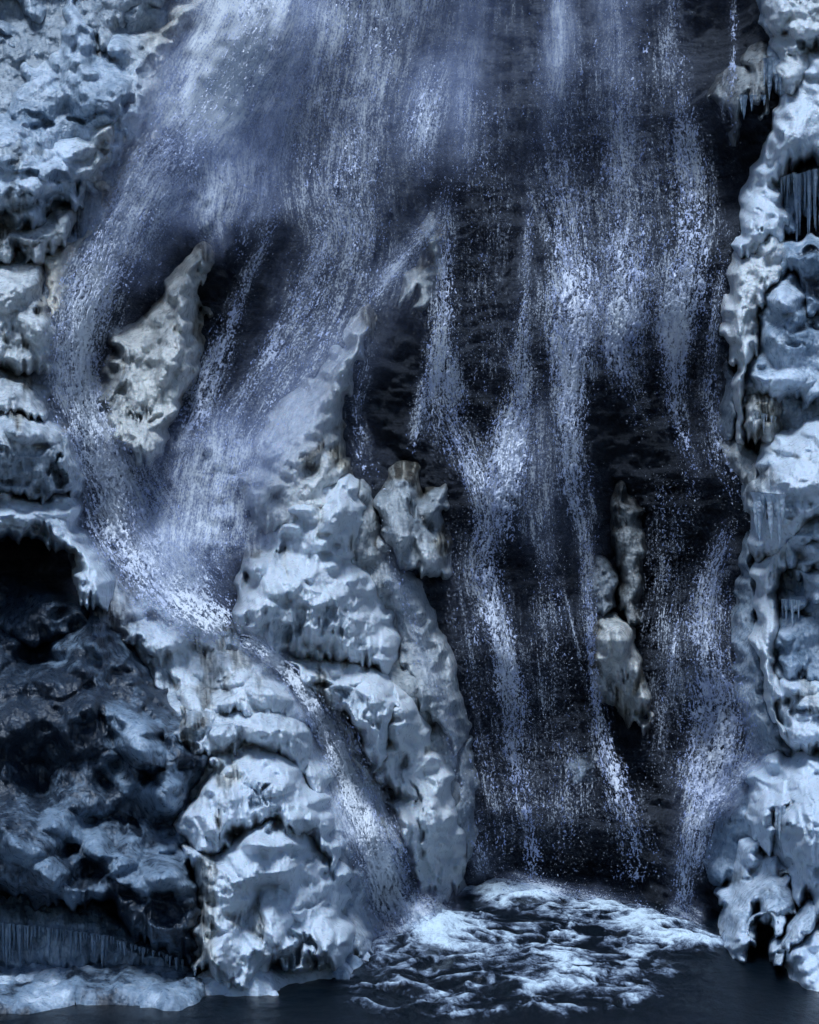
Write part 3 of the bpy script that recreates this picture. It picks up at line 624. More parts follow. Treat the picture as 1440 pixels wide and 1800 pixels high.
d1 = ice('dripping_ledge', 'short beige ledge fringed with drips under the snowy lumps', 'ice formation',
    [(1318,690),(1340,685),(1362,695),(1372,715),(1365,745),(1350,765),(1330,775),(1320,750),(1312,715)], T=1.7, w_=16, white=.6, warm=.55, style='drip', seed=78, off=.4, amp=1.1, holes=[(1340,738,14,8,16)])
icicles(d1, [(1322,725,1362,735,12,14,34,2.4)], seed=15, white=.7, warm=.4)
ice('ice_bulge', 'dim beige teardrop of ice hanging left of the spike on the right bank', 'ice formation',
    [(1280,780),(1300,768),(1320,775),(1332,800),(1328,845),(1318,868),(1302,860),(1290,830),(1270,795)], T=.9, w_=20, white=.36, warm=.6, style='glass', grow=4, seed=79, off=.15, amp=.8)
ice('glassy_column', 'short dim grey ice column behind the thin spike on the right bank', 'ice formation',
    [(1272,640),(1288,640),(1296,690),(1300,740),(1296,778),(1276,785),(1268,740),(1270,690)], T=.5, w_=14, white=.24, warm=.3, style='glass', grow=2, seed=80, off=.05)
e1_ = ice('ice_bank', 'broad bright terraced ice bank on the right edge halfway down', 'ice formation',
    [(1345,770),(1372,748),(1405,735),(1440,728),(1620,715),(1620,880),(1440,905),(1410,935),(1380,970),(1350,985),(1336,960),(1330,925),(1318,885),(1320,855),(1335,840),(1328,810),(1338,790)],
    T=2.0, w_=36, white=.82, warm=.08, style='scale', seed=81, off=.4, ang=.3, amp=1.0, flat=.35, bumps=[(1400,770,60,20,34,18),(1360,850,40,20,30,14),(1400,900,40,14,20,14)], holes=[(1380,800,16,8,10),(1410,800,12,6,10),(1372,840,14,6,8),(1385,890,26,18,22),(1358,890,4,30,18)])
icicles(e1_, [(1326,868,1374,872,7,40,90,6.5)], seed=17, white=.85)
ice('ice_spine', 'tall white knobbly ice spine on the inner edge of the right bank', 'ice formation',
    [(1345,975),(1375,935),(1395,925),(1385,965),(1368,1000),(1365,1050),(1370,1110),(1366,1160),(1372,1210),(1372,1245),(1385,1290),(1378,1300),(1362,1250),(1348,1215),(1334,1160),(1326,1110),(1330,1050),(1326,1010)],
    T=1.7, w_=20, white=.88, warm=.2, style='glass', grow=6, seed=82, off=.55, amp=1.4, bumps=[(1350,1080,16,30,60,12),(1350,1180,12,20,40,10)], holes=[(1345,1165,9,7,12),(1352,1005,5,20,12)])
ice('grey_ice_slope', 'smooth dim grey ice apron between the right spray and the white spine', 'ice formation',
    [(1330,975),(1332,1050),(1330,1110),(1338,1170),(1350,1215),(1365,1255),(1382,1300),(1380,1325),(1345,1318),(1325,1300),(1310,1250),(1302,1180),(1300,1100),(1305,1020),(1318,950)],
    T=.9, w_=30, white=.34, warm=.2, style='snow', seed=83, off=.1, amp=.7)
ks = [('round shell of ice with fine flutes beside the top of the white spine', [(1385,935),(1415,922),(1440,925),(1448,945),(1425,950),(1408,965),(1398,985),(1378,980)], .62),
      ('smooth grey ice pillow right of the white spine below the terraced bank', [(1395,975),(1430,945),(1470,935),(1620,930),(1620,1000),(1450,1005),(1420,1010),(1392,1000)], .66),
      ('round ice cap carrying a row of fine icicles on the right edge', [(1370,1035),(1385,1022),(1402,1026),(1415,1040),(1412,1060),(1390,1066),(1370,1062)], .6),
      ('wide snowy pillow near the right edge above the round cap', [(1385,1005),(1420,985),(1460,980),(1620,975),(1620,1045),(1440,1040),(1420,1035),(1390,1020)], .58)]
for i, (lb, pl, wh) in enumerate(ks):
    q = ice('ice_pillow', lb, 'ice formation', pl, T=1.9, w_=26, white=wh, warm=.05, style='scale', seed=84+i, off=.35, amp=.8)
    if i == 2: icicles(q, [(1374,1056,1408,1058,12,24,46,2.2)], seed=19, white=.75)
ice('blue_ice_wall', 'shadowy rough blue ice behind the pillows on the right edge', 'ice formation',
    [(1372,985),(1450,960),(1620,940),(1620,1210),(1440,1190),(1400,1195),(1372,1190),(1368,1120),(1366,1050)],
    T=1.0, w_=30, white=.30, warm=.0, style='slope', seed=90, off=.0, amp=1.1, spots=[(1380,1110,16,14,.3),(1385,1160,18,12,.35),(1430,1150,30,30,.12)], bumps=[(1382,1115,16,12,16,14),(1388,1162,18,12,16,14)], holes=[(1410,1080,20,10,24)])
ice('ice_bank', 'bright swirling ice pillows on the right edge above the drooping lip', 'ice formation',
    [(1372,1200),(1390,1182),(1425,1178),(1470,1185),(1620,1190),(1620,1340),(1440,1328),(1400,1318),(1385,1300),(1375,1260),(1370,1225)],
    T=1.9, w_=30, white=.80, warm=.05, style='scale', seed=91, off=.45, amp=1.1, flat=.35, holes=[(1406,1250,14,9,26),(1382,1262,8,22,26,-.3),(1430,1268,14,6,16)], bumps=[(1410,1200,40,16,20,18),(1430,1235,40,14,20,16)])
m1 = ice('drooping_ice', 'big light blue ice lip drooping in long tongues at the lower right', 'ice formation',
    [(1322,1355),(1345,1335),(1375,1325),(1420,1320),(1470,1320),(1620,1310),(1620,1600),(1445,1600),(1425,1585),(1405,1578),(1388,1560),(1384,1500),(1374,1470),(1382,1430),(1374,1425),(1362,1450),(1345,1480),(1330,1482),(1322,1450),(1318,1400)],
    T=1.7, w_=34, white=.84, warm=.0, style='drip', seed=92, off=.5, amp=1.15, bumps=[(1380,1350,60,26,40,18),(1350,1400,30,40,60,16),(1420,1480,30,60,90,16)], holes=[(1386,1420,5,26,30,.25),(1435,1400,4,16,16),(1410,1450,6,20,10)])
icicles(m1, [(1366,1420,1378,1420,4,30,60,3)], seed=21, white=.8)
ice('grey_ice_slope', 'dim smooth grey ice face left of the drooping lip', 'ice formation',
    [(1290,1375),(1318,1360),(1330,1420),(1325,1480),(1335,1500),(1310,1520),(1290,1550),(1262,1540),(1250,1500),(1268,1440),(1280,1400)],
    T=.8, w_=26, white=.28, warm=.0, style='snow', seed=93, off=.05, amp=.8, spots=[(1318,1440,12,50,.3)])
ice('scaly_ice', 'knobbly scaled blue ice cluster beneath the drooping lip', 'ice formation',
    [(1300,1490),(1318,1474),(1338,1476),(1345,1505),(1375,1510),(1385,1560),(1400,1590),(1382,1605),(1345,1620),(1330,1600),(1318,1618),(1312,1660),(1300,1680),(1285,1690),(1262,1680),(1265,1650),(1280,1610),(1275,1580),(1290,1545)],
    T=1.7, w_=22, white=.66, warm=.0, style='scale', seed=94, off=.3, amp=.85, bumps=[(1322,1498,22,18,28,22),(1290,1620,22,30,40,14)], holes=[(1318,1540,14,10,26),(1360,1500,20,8,30)], spots=[(1355,1585,40,14,-.25),(1290,1590,20,30,-.1)])
q = ice('drooping_ice', 'small frosted lip with two long drips over black rock at the lower right', 'ice formation',
    [(1335,1600),(1355,1588),(1378,1592),(1386,1612),(1372,1632),(1362,1625),(1350,1610),(1338,1625),(1330,1655),(1322,1662),(1318,1635),(1325,1612)],
    T=1.7, w_=12, white=.62, warm=.0, style='glass', grow=3, seed=95, off=.5, amp=.8)
ice('drooping_ice', 'grey frosted lip tucked between black rock and the foreground snow block', 'ice formation',
    [(1375,1622),(1390,1605),(1410,1582),(1445,1578),(1460,1600),(1440,1620),(1410,1640),(1400,1660),(1385,1660),(1372,1645)],
    T=1.5, w_=14, white=.55, warm=.0, style='drip', grow=5, seed=96, off=.5, amp=.9)
ice('ice_stub', 'small blunt hanging ice stub above the dark water at the lower right', 'ice formation',
    [(1362,1655),(1372,1650),(1382,1660),(1380,1680),(1372,1684),(1362,1682)], T=1.4, w_=8, white=.66, warm=.0, style='snow', grow=3, seed=97, off=.4, amp=.4)
ice('snow_block', 'smooth pale blue snow covered block in the bottom right corner', 'ice formation',
    [(1402,1640),(1415,1605),(1445,1595),(1620,1580),(1620,1960),(1480,1960),(1450,1815),(1420,1770),(1405,1735),(1388,1700),(1390,1660)],
    T=1.6, w_=44, white=.86, warm=.0, style='snow', seed=98, off=.2, amp=.9, flat=.3)
# --- upper left corner
u1 = ice('icy_ledge', 'dark sloping ledge with grey ice in the extreme top left corner', 'ice formation',
    [(-190,120),(0,90),(40,50),(75,25),(110,-30),(110,-190),(-190,-190)], T=.9, w_=26, white=.34, warm=.1, style='slope', seed=101, off=.0, amp=1.1, holes=[(20,20,40,16,50,.4),(10,60,30,8,26,.5)], spots=[(80,20,40,20,.2),(40,40,60,8,.15,-.4)])
icicles(u1, [(-10,62,62,40,20,24,70,3)], seed=23, white=.45, dep=.9)
u2 = ice('icy_ledge', 'grey ledge fringed with icicles between the two arms of the top left sheet', 'ice formation',
    [(150,-190),(420,-190),(372,-60),(330,0),(290,5),(255,38),(200,55),(190,95),(170,90),(150,40),(138,-40)], T=.8, w_=24, white=.38, warm=.25, style='scale', seed=102, off=.0, amp=1.2, spots=[(185,60,16,34,.3),(215,40,20,14,.2)], holes=[(260,8,40,10,26)], bumps=[(185,70,18,16,26,16),(200,30,20,14,20,12)])
icicles(u2, [(140,-5,205,5,18,24,60,3),(206,14,240,14,7,12,26,2.4)], seed=25, white=.55, dep=1.0)

def shelf(name, label, poly, z=.16, seed=1, white=.6, thick=14):
    """a floating shelf of ice traced where it lies on the water"""
    P = smooth_poly(poly, 6)
    Yd = CAMZ*FOC/(P[:, 1]-HY); W = np.stack([(P[:, 0]-HX)/FOC*Yd, Yd], -1)
    s = .03; lo = W.min(0)-.1; hi = W.max(0)+.1; lo[0] = max(lo[0], -8)
    X, Y = np.meshgrid(np.arange(lo[0], hi[0], s), np.arange(lo[1], hi[1], s*2))
    sd = poly_sd(X+fbm(X/.5, Y/.7, seed, 4)*.12, Y+fbm(X/.5, Y/.7, seed+1, 4)*.25, W)
    e = np.sqrt(1-(1-np.clip(sd/.45, 0, 1))**2)
    L = np.clip(ridged(X/.5, Y/.9, seed+3, 4), -.2, 1)*.10+fbm(X/.16, Y/.3, seed+4, 3)*.03+fbm(X/1.2, Y/2, seed+5, 3)*.08
    Z = -.35+e**.6*(z+.35+L)
    wv = white+.5*fbm(X/.35, Y/.6, seed+6, 5)
    f = grid_faces(*X.shape, keep=sd > -s*1.5)
    co, f, at = compact(np.stack([X, Y, Z], -1).reshape(-1, 3), f, {'white': np.clip(wv, 0, 1).ravel(), 'warm': np.zeros(X.size)})
    o = mesh_obj(name, co, f, ICE, None, at, origin=(float(co[:, 0].mean()), float(co[:, 1].min()), 0.))
    return tag(o, label, 'ice shelf')
shelf('ice_shelf', 'low rough ice shelf on the dark water along the bottom left', [(-190,1699),(0,1700),(120,1704),(240,1706),(340,1702),(385,1730),(362,1760),(345,1772),(310,1783),(270,1775),(225,1766),(170,1772),(120,1768),(60,1782),(0,1786),(-190,1790)], seed=5, white=.36)
shelf('ice_shelf', 'thin pale rim of ice around the foot of the white cascade', [(340,1690),(480,1680),(640,1668),(655,1690),(610,1718),(550,1722),(510,1738),(485,1752),(430,1757),(385,1752),(335,1742)], z=.17, seed=8, white=.72)

# ------------------------------------------------------------------ the falling water, strand by strand
def blur(A, n):
    for _ in range(n):
        A = (np.roll(A, 1, 0)+np.roll(A, -1, 0)+np.roll(A, 1, 1)+np.roll(A, -1, 1)+A)/5
    return A
FRS = blur(np.minimum(FRONT, YB), 3)
YBS = YB-.5
def spl(K, n):
    K = np.asarray(K, float); d = np.r_[0, np.cumsum(np.hypot(*np.diff(K[:, :2], axis=0).T))]
    t = np.linspace(0, d[-1], n); out = []
    for c in range(K.shape[1]):
        m = np.gradient(K[:, c], d); i = np.clip(np.searchsorted(d, t, 'right')-1, 0, len(d)-2)
        h = d[i+1]-d[i]; u = (t-d[i])/h
        out.append((2*u**3-3*u**2+1)*K[i, c]+(u**3-2*u**2+u)*h*m[i]+(-2*u**3+3*u**2)*K[i+1, c]+(u**3-u**2)*h*m[i+1])
    return np.stack(out, -1), t
NST = [0]
def strand(label, K, soft=0., off=.35, over=0., edge=.35, drops=1.0, name='waterfall_strand', cat='waterfall', bulge=.25, dsc=1.0, layers=1, group='strands of the waterfall', mist=1.0, lace=1.0, billow=0., lean=0.):
    """K = (x, y, half width, density) traced along the flow; a strand is lace of white water, drifting mist and loose drops"""
    NST[0] += 1; sdn = NST[0]; rng = np.random.default_rng(sdn)
    L = np.hypot(*np.diff(np.asarray(K, float)[:, :2], axis=0).T).sum(); root = None
    def frame(step):
        n = int(L/step)+2; C, t = spl(K, n)
        tx, ty = np.gradient(C[:, 0]), np.gradient(C[:, 1]); l = np.hypot(tx, ty); tx, ty = tx/l, ty/l
        k = int(30/step)|1; ker = np.ones(k)/k
        for _ in range(2):
            tx = np.convolve(np.pad(tx, k//2, 'edge'), ker, 'valid'); ty = np.convolve(np.pad(ty, k//2, 'edge'), ker, 'valid')
        l = np.hypot(tx, ty); return n, C, t, tx/l, ty/l
    softf = (lambda t: np.interp(t/L, np.linspace(0, 1, len(soft)), soft)) if not np.isscalar(soft) else (lambda t: np.full(len(t), soft))
    def sheet(step, across, ly, wid):
        n, C, t, tx, ty = frame(step); nx, ny = -ty, tx; hw = np.maximum(C[:, 2], 2)
        m = int(hw.max()*2*wid/across)+4; u = np.linspace(-wid, wid, m)[None, :]
        wob = fbm(t[:, None]/60+sdn*9.1+ly*31, u*1.2+sdn, 200+sdn, 3)*.08*np.minimum(1, 40/hw[:, None])
        px = C[:, :1]+nx[:, None]*(u+wob)*hw[:, None]; py = C[:, 1:2]+ny[:, None]*(u+wob)*hw[:, None]
        base = (1-over)*bil(YBS, px, py)+over*bil(FRS, px, py)
        D = base-off-bulge*np.clip(1-u*u, 0, 1)-fbm(px/40, py/160, 300+sdn, 3)*.12
        D = D-lean*(t/t[-1])[:, None]
        if billow: D = D-billow*(1-np.abs(fbm(px/46, py/52, 340+sdn, 4)))
        return n, m, C, t, u, hw, px, py, D
    # --- mist
    n, m, C, t, u, hw, px, py, D = sheet(7, 6, 0, 1.9)
    rag = u+fbm(t[:, None]/70, u*.8, 400+sdn, 4)*.25
    ed = np.exp(-(rag/.9)**2)*(1-sstep(1.5, 1.85, np.abs(u))); sf = softf(t)[:, None]
    de = C[:, 3:4]*ed*(.80+.08*sf)*mist*(1+.35*fbm(px/50, py/130, 610+sdn, 3))
    de = np.clip(de, 0, .97)*sstep(0, 1, np.clip(t/min(120, L*.3), 0, 1)*np.clip((t[-1]-t)/min(140, L*.35), 0, 1))[:, None]
    wx, wy, wz = world(px, py, D+.10)
    co = np.stack([wx, wy, wz], -1).reshape(-1, 3); f = grid_faces(n, m); f = f[de.ravel()[f].max(1) > .006]
    uv = np.stack([u*hw[:, None]/100+sdn*3.7+0*t[:, None], t[:, None]/100+0*u+sdn*1.9], -1).reshape(-1, 2)
    co, f, at = compact(co, f, {'d': de.ravel(), 's': (sf+0*de).ravel(), 'x': uv[:, 0], 'y': uv[:, 1]})
    root = mesh_obj(name, co, f, MIST, None, {'dens': at['d'], 'soft': at['s']}, uv=np.stack([at['x'], at['y']], -1), origin=tuple(co[0]))
    tag(root, label, cat, group); org = tuple(np.array(root.location))
    # --- lace of white water
    for ly in range(layers):
        n, m, C, t, u, hw, px, py, D = sheet(1.4, 1.2, ly, 1.7)
        sf = softf(t)[:, None]; X = u*hw[:, None]; Tt = t[:, None]+0*u
        rag = u+fbm(Tt/45, u*.8+ly*7, 400+sdn, 4)*.2
        ed = np.exp(-(np.abs(rag)/(1.0-edge*.5))**2.2)
        de = np.clip(C[:, 3:4]*ed+(fbm(px/30, py/150, 500+sdn+ly, 4)*.20+fbm(px/60, py/70, 600+sdn, 3)*.10)*ed, 0, 1)
        de = de*(np.clip(t/50, 0, 1)*np.clip((t[-1]-t)/30, 0, 1))[:, None]*lace
        q = 37*ly+sdn*11
        w1 = fbm(X/14+q, Tt/22, 90+q, 2)*3.0
        fil = ridged((X+w1)/3.8+q, Tt/60., 20+q, 3, .6)           # long filaments
        web = ridged((X+w1)/4.2, (Tt+w1*1.5)/8.5, 30+q, 2, .62)      # torn web
        gr = vn(X/2.0, Tt/3.0, 40+q)*.5+vn(X/1.4, Tt/1.7, 45+q)*.4
        v = fil*.34+web*.50+gr*.36
        de = de*sstep(.04, .28, de); th = .93-.84*de*(1-.45*sf)
        k = (v > th) & (np.abs(u) < 1.68) & (de > .07)
        if k.sum() < 40: continue
        thick = np.clip((v-th)*.8+de*1.0-.30+.2*fbm(px/40, py/60, 620+sdn, 3), 0, 1)
        D = D-ly*.0-.10-(fil*.03+web*.03+gr*.014)-(.16 if ly else 0)
        px = px+rng.normal(0, .45, px.shape); py = py+rng.normal(0, .5, py.shape)
        wx, wy, wz = world(px, py, D)
        i_ = np.arange(n*m).reshape(n, m); kc = k[:-1, :-1]
        F = np.stack([i_[:-1, :-1][kc], i_[1:, :-1][kc], i_[1:, 1:][kc], i_[:-1, 1:][kc]], -1)
        co, F, at = compact(np.stack([wx, wy, wz], -1).reshape(-1, 3), F, {'thick': thick.ravel()})
        o = mesh_obj('white_water', co, F, FALL, root, at, origin=org); o['kind'] = 'stuff'
    # --- loose drops thrown off along the strand
    n, C, t, tx, ty = frame(6); nx, ny = -ty, tx; hw = np.maximum(C[:, 2], 2)
    nd = int(L*hw.mean()*.022*drops)
    if nd > 20:
        i = rng.integers(0, n, nd*3); uu = rng.normal(0, .6, nd*3)
        den = C[i, 3]*np.clip(1.5-np.abs(uu), 0, 1)
        px = C[i, 0]+nx[i]*uu*hw[i]+rng.uniform(-4, 4, nd*3); py = C[i, 1]+ny[i]*uu*hw[i]+rng.uniform(-4, 4, nd*3)
        fil = ridged(px/9, py/16, 700+sdn, 3)*.5+fbm(px/30, py/70, 710+sdn, 3)*.5
        k = (rng.random(nd*3) < den*1.4) & (fil > -.02) & (np.abs(uu) < 1.7); i, px, py, uu = i[k][:nd], px[k][:nd], py[k][:nd], uu[k][:nd]
        nd = len(i)
        D = (1-over)*bil(YBS, px, py)+over*bil(FRS, px, py)-off-rng.uniform(-.05, .65, nd)
        wx, wy, wz = world(px, py, D); r = rng.lognormal(-.45, .42, nd)*.005*dsc; ln = r*rng.uniform(1.0, 3.2, nd)
        fx, fz = tx[i], -ty[i]
        ja = rng.normal(0, .5, nd); c, s = np.cos(ja), np.sin(ja); fx, fz = fx*c-fz*s, fx*s+fz*c
        ctr = np.stack([wx, wy, wz], -1); al = np.stack([fx, 0*fx, fz], -1)*ln[:, None]
        ac = np.stack([-fz, 0*fx, fx], -1)*r[:, None]; dy = np.zeros((nd, 3)); dy[:, 1] = r
        V = np.stack([ctr+al, ctr-al, ctr+ac, ctr-ac*.8, ctr-dy, ctr+dy*.8], 1).reshape(-1, 3)
        T = np.array([(0,2,4),(0,4,3),(0,3,5),(0,5,2),(1,4,2),(1,3,4),(1,5,3),(1,2,5)])
        F = (np.arange(nd)[:, None, None]*6+T[None]).reshape(-1, 3)
        o = mesh_obj('droplets', V, F, DROP, root, origin=org); o['kind'] = 'stuff'
    return root

strand('wide thin grey veil of mist hanging over the whole top of the rock face', [(900,-150,300,.24),(900,0,300,.24),(900,140,280,.2),(900,260,250,.14),(900,380,220,.05)], soft=.6, off=.9, drops=.25, edge=.5)
strand('broad violet veil slanting down from the top centre towards the pale ridge', [(660,-150,170,.66),(640,0,165,.66),(612,150,150,.62),(600,300,130,.60),(610,420,110,.58),(575,540,105,.56),(500,660,80,.42),(440,770,66,.36),(400,870,60,.3)], soft=[.75,.7,.6,.45,.45,.45], off=.6, over=.3, drops=.35, layers=2, lean=1.6)
strand('soft bright cloud of water rushing down beside the beige ice at the upper left', [(480,-150,80,.9),(455,0,90,.92),(415,90,92,.95),(365,180,88,.95),(325,240,78,.85),(280,300,54,.65)], soft=.9, off=.9, drops=.3, layers=2, edge=.3, mist=1.6, billow=.14, lean=2.6)
strand('left fall dropping past the leaf shaped ice into the gully', [(325,235,56,.7),(270,290,56,.74),(232,350,54,.72),(205,420,58,.74),(165,500,66,.74),(138,580,60,.76),(130,660,58,.78),(155,740,60,.8),(185,820,74,.82),(225,910,90,.8),(280,990,92,.82),(340,1060,70,.85),(410,1120,42,.9)], soft=[.55,.4,.3,.4,.5,.6], off=.5, over=.25, drops=.9, layers=2, mist=1.4, lace=1.35, lean=.8)
strand('billowing white puff of spray above the leaf shaped ice', [(360,180,60,.5),(385,260,80,.6),(385,330,76,.62),(375,390,56,.6),(385,440,36,.4),(388,480,20,.2)], soft=.85, off=1.6, drops=.5, billow=.3, mist=1.3, lean=1.6)
strand('broad spray sheet fanning left from the bright cloud towards the left bank', [(450,60,90,.6),(380,200,96,.66),(300,310,80,.6),(240,410,64,.5),(200,520,50,.35)], soft=.6, off=.8, drops=.4, billow=.12, lean=1.8, mist=1.2)
strand('faint haze drifting over the dark rock left of the leaf shaped ice', [(310,300,56,.45),(280,380,56,.42),(262,460,50,.32),(240,540,40,.2)], soft=.8, off=.7, drops=.8, billow=.2)
strand('curled bright lip of spray left of the billowing puff', [(285,410,16,.4),(308,380,20,.5),(345,360,24,.5),(400,350,24,.3)], soft=.8, off=1.1, drops=.2, edge=.5)
strand('thin grey streaks sliding down the rock between cloud and central veil', [(545,-100,66,.6),(530,40,70,.66),(500,180,66,.62),(465,300,60,.55),(440,420,50,.4),(420,500,40,.2)], soft=.55, off=.6, drops=.5)
strand('slim crisp strand with a bright spreading foot right of the leaf shaped ice', [(500,330,24,.5),(462,430,18,.62),(432,500,20,.66),(405,570,28,.68),(378,640,44,.72),(345,720,50,.7),(320,790,40,.55),(300,870,40,.5)], soft=[.2,.05,.1,.4], off=.55, drops=1.2)
strand('second crisp slanting strand running down to the pale ridge', [(590,390,26,.6),(550,470,22,.6),(510,560,26,.64),(480,620,28,.68),(440,680,26,.62),(400,740,34,.6),(365,820,44,.5)], soft=[.3,.1,.1,.5], off=.75, over=.4, drops=1.)
strand('haze of fine spray boiling in the gully between the two ice masses', [(410,690,60,.5),(390,790,84,.62),(370,890,94,.7),(362,980,88,.75),(385,1050,60,.8)], soft=.75, off=.9, over=.5, drops=.7, layers=2, edge=.5, billow=.3, mist=1.35, lean=1.2)
strand('thin spray combed down over the pale ridge', [(640,530,24,.34),(590,610,44,.32),(530,690,60,.32),(480,780,60,.32),(440,860,54,.28),(430,930,40,.15)], soft=.9, off=.35, over=1., drops=.2)
strand('water sliding along the top left edge of the dark ledge down to the pale ridge', [(790,330,30,.6),(755,400,26,.7),(715,450,26,.7),(675,500,26,.7),(640,545,22,.55)], soft=[.3,.3,.5], off=.6, drops=.8)
strand('narrow rill falling behind the pale ridge over dark rock', [(650,560,26,.4),(640,640,30,.42),(625,720,26,.4),(640,800,30,.38),(665,880,32,.36)], soft=.3, off=.35, over=.3, drops=.8)
strand('bright violet tuft of water high in the middle of the fall', [(790,60,36,.35),(765,130,46,.5),(745,210,44,.78),(735,270,44,.6),(760,340,50,.5)], soft=[.9,.5,.3], off=.8, drops=1.)
strand('teal tinted streak running down from the top right of the veil', [(860,-150,36,.42),(840,0,38,.45),(825,130,36,.42),(815,260,34,.4),(800,360,34,.35)], soft=[1.,.9,.5], off=.6, drops=.4)
strand('long bright strand forming the left arm of the white Y in the middle', [(800,280,36,.45),(788,380,30,.5),(784,480,30,.62),(783,570,36,.68),(780,650,48,.74),(788,720,54,.66),(812,785,46,.68),(842,850,40,.72),(858,920,42,.7),(850,990,42,.72),(868,1070,38,.8),(888,1160,34,.84),(900,1240,38,.72),(905,1320,40,.66),(925,1420,36,.52),(938,1500,28,.5),(940,1560,20,.5)], soft=[.25,.1,.05,.05,.12,.05,0.], off=.55, drops=1.3, layers=2)
strand('short left spur of water curling off the long bright strand', [(770,640,22,.6),(748,700,22,.62),(732,760,22,.6),(720,810,16,.4)], soft=.05, off=.5, drops=1.3)
strand('brightest right arm of the white Y in the middle of the fall', [(935,300,16,.4),(930,400,14,.5),(922,500,20,.5),(915,600,28,.6),(912,690,36,.66),(898,770,50,.92),(885,840,56,1.0),(880,910,50,.78),(865,980,44,.6)], soft=[.3,.1,.05,.1], off=.65, drops=1.4, layers=2)
strand('violet misty band beside the right arm of the white Y', [(950,640,34,.4),(945,760,40,.46),(945,860,44,.5),(950,950,40,.5),(965,1010,26,.4),(990,1080,10,.2)], soft=.45, off=.5, drops=1.)
strand('straight lavender column falling from the top edge', [(985,-150,24,.62),(985,0,24,.68),(985,120,26,.72),(975,200,30,.6),(965,280,46,.55)], soft=[1.,.95,.6], off=.85, drops=.5, edge=.6)
strand('broad crisp curtain below the lavender column reaching the thin middle strand', [(965,200,50,.5),(985,340,60,.58),(1000,440,58,.64),(1010,520,66,.95),(1005,600,58,.92),(1002,680,48,.8),(1000,760,40,.74),(1012,850,42,.66),(1028,930,30,.62),(1030,1010,20,.6),(1036,1090,18,.6),(1042,1170,20,.66),(1052,1250,24,.64),(1066,1330,30,.66),(1092,1410,44,.62),(1110,1490,60,.56),(1118,1570,70,.5)], soft=[.3,.1,.1,.1,.3,0.,0.,0.], off=.6, drops=1.3, layers=2)
strand('needle thin jet slanting across the dark rock left of the thin middle strand', [(985,1000,5,.5),(1000,1070,5,.6),(1018,1150,6,.6),(1034,1220,8,.5)], soft=0., off=.5, drops=1.5)
strand('bright curtain directly right of the broad crisp curtain', [(1085,-150,36,.36),(1085,60,38,.4),(1085,200,46,.5),(1092,300,52,.58),(1098,400,56,.58),(1100,480,54,.75),(1098,550,58,.95),(1092,620,54,.75),(1110,700,44,.45),(1130,780,34,.2)], soft=[.9,.7,.2,.05,.1], off=.5, drops=1.2, layers=2)
strand('rightmost tall curtain widening beside the dark rock', [(1170,-150,26,.4),(1182,40,28,.44),(1190,150,32,.46),(1205,240,44,.62),(1212,320,54,.66),(1215,410,58,.64),(1205,500,60,.78),(1190,570,54,.95),(1188,640,38,.7),(1192,720,34,.55),(1215,820,20,.4),(1224,900,14,.36)], soft=[.5,.2,.05,.05,.2], off=.5, drops=1.3, layers=2)
strand('slim strand sliding down beside the fluted pillar', [(1285,400,12,.2),(1275,470,16,.45),(1258,550,20,.5),(1248,640,24,.62),(1246,720,26,.62),(1258,790,34,.56),(1282,850,34,.5),(1290,900,24,.3)], soft=.1, off=.4, drops=1.2)
strand('right hand fall fanning out above the drooping lip', [(1312,905,14,.4),(1282,925,22,.62),(1262,975,32,.66),(1248,1040,44,.75),(1242,1110,52,.7),(1246,1180,70,.7),(1262,1260,86,.8),(1252,1330,76,.88),(1240,1390,56,.95),(1225,1450,36,.84),(1210,1520,32,.76),(1202,1580,28,.7),(1200,1640,26,.5)], soft=[.1,.1,.1,.1,.3,.1], off=.5, drops=1.5, layers=2)
strand('soft jet shooting left from beneath the right bank into the fanning fall', [(1372,1322,14,.5),(1325,1338,26,.6),(1285,1368,30,.85),(1250,1405,32,.85),(1225,1440,24,.5)], soft=.7, off=.7, over=.3, drops=.6)
strand('thin rill with a curl left of the fanning fall', [(1210,1060,12,.4),(1190,1110,12,.7),(1182,1170,16,.65),(1175,1240,26,.3),(1170,1320,26,.22),(1168,1420,22,.15)], soft=0., off=.45, drops=1.4)
strand('sparse trickles down the dark rock above the curl', [(1170,820,66,.4),(1175,900,66,.46),(1180,1000,60,.42),(1170,1120,50,.36),(1160,1240,46,.34),(1155,1400,46,.3)], soft=.0, off=.3, drops=1.2)
strand('thin straight trickle near the top right corner ending on the brown curtain', [(1292,-150,12,.42),(1290,0,13,.46),(1290,60,10,.55),(1288,110,8,.6),(1284,140,18,.5),(1276,180,22,.3),(1290,250,16,.28),(1292,330,14,.2)], soft=.05, off=.5, drops=1.2)
strand('faint fine spray drifting beside the grey ice flank', [(670,900,24,.35),(690,980,34,.4),(710,1060,30,.4),(745,1160,26,.4),(785,1250,18,.38),(800,1340,16,.32),(830,1440,26,.36),(850,1540,44,.4)], soft=.35, off=.5, over=.5, drops=1.)
strand('sparse drizzle over the black rock right of the long bright strand', [(955,960,60,.4),(965,1100,66,.4),(980,1250,66,.36),(990,1420,66,.42),(1000,1560,66,.42)], soft=.1, off=.3, drops=1.3)
strand('sparse drizzle over the dark rock left of the long bright strand', [(800,860,40,.3),(810,1000,40,.34),(830,1150,44,.32),(860,1330,48,.4),(880,1450,50,.42),(890,1560,50,.4)], soft=.1, off=.25, drops=1.)
strand('thin streaks over the dark rock between the two upper curtains', [(850,120,80,.35),(855,250,70,.36),(855,380,60,.34),(850,500,56,.34),(860,640,56,.4),(850,740,50,.4)], soft=.1, off=.3, drops=1.)
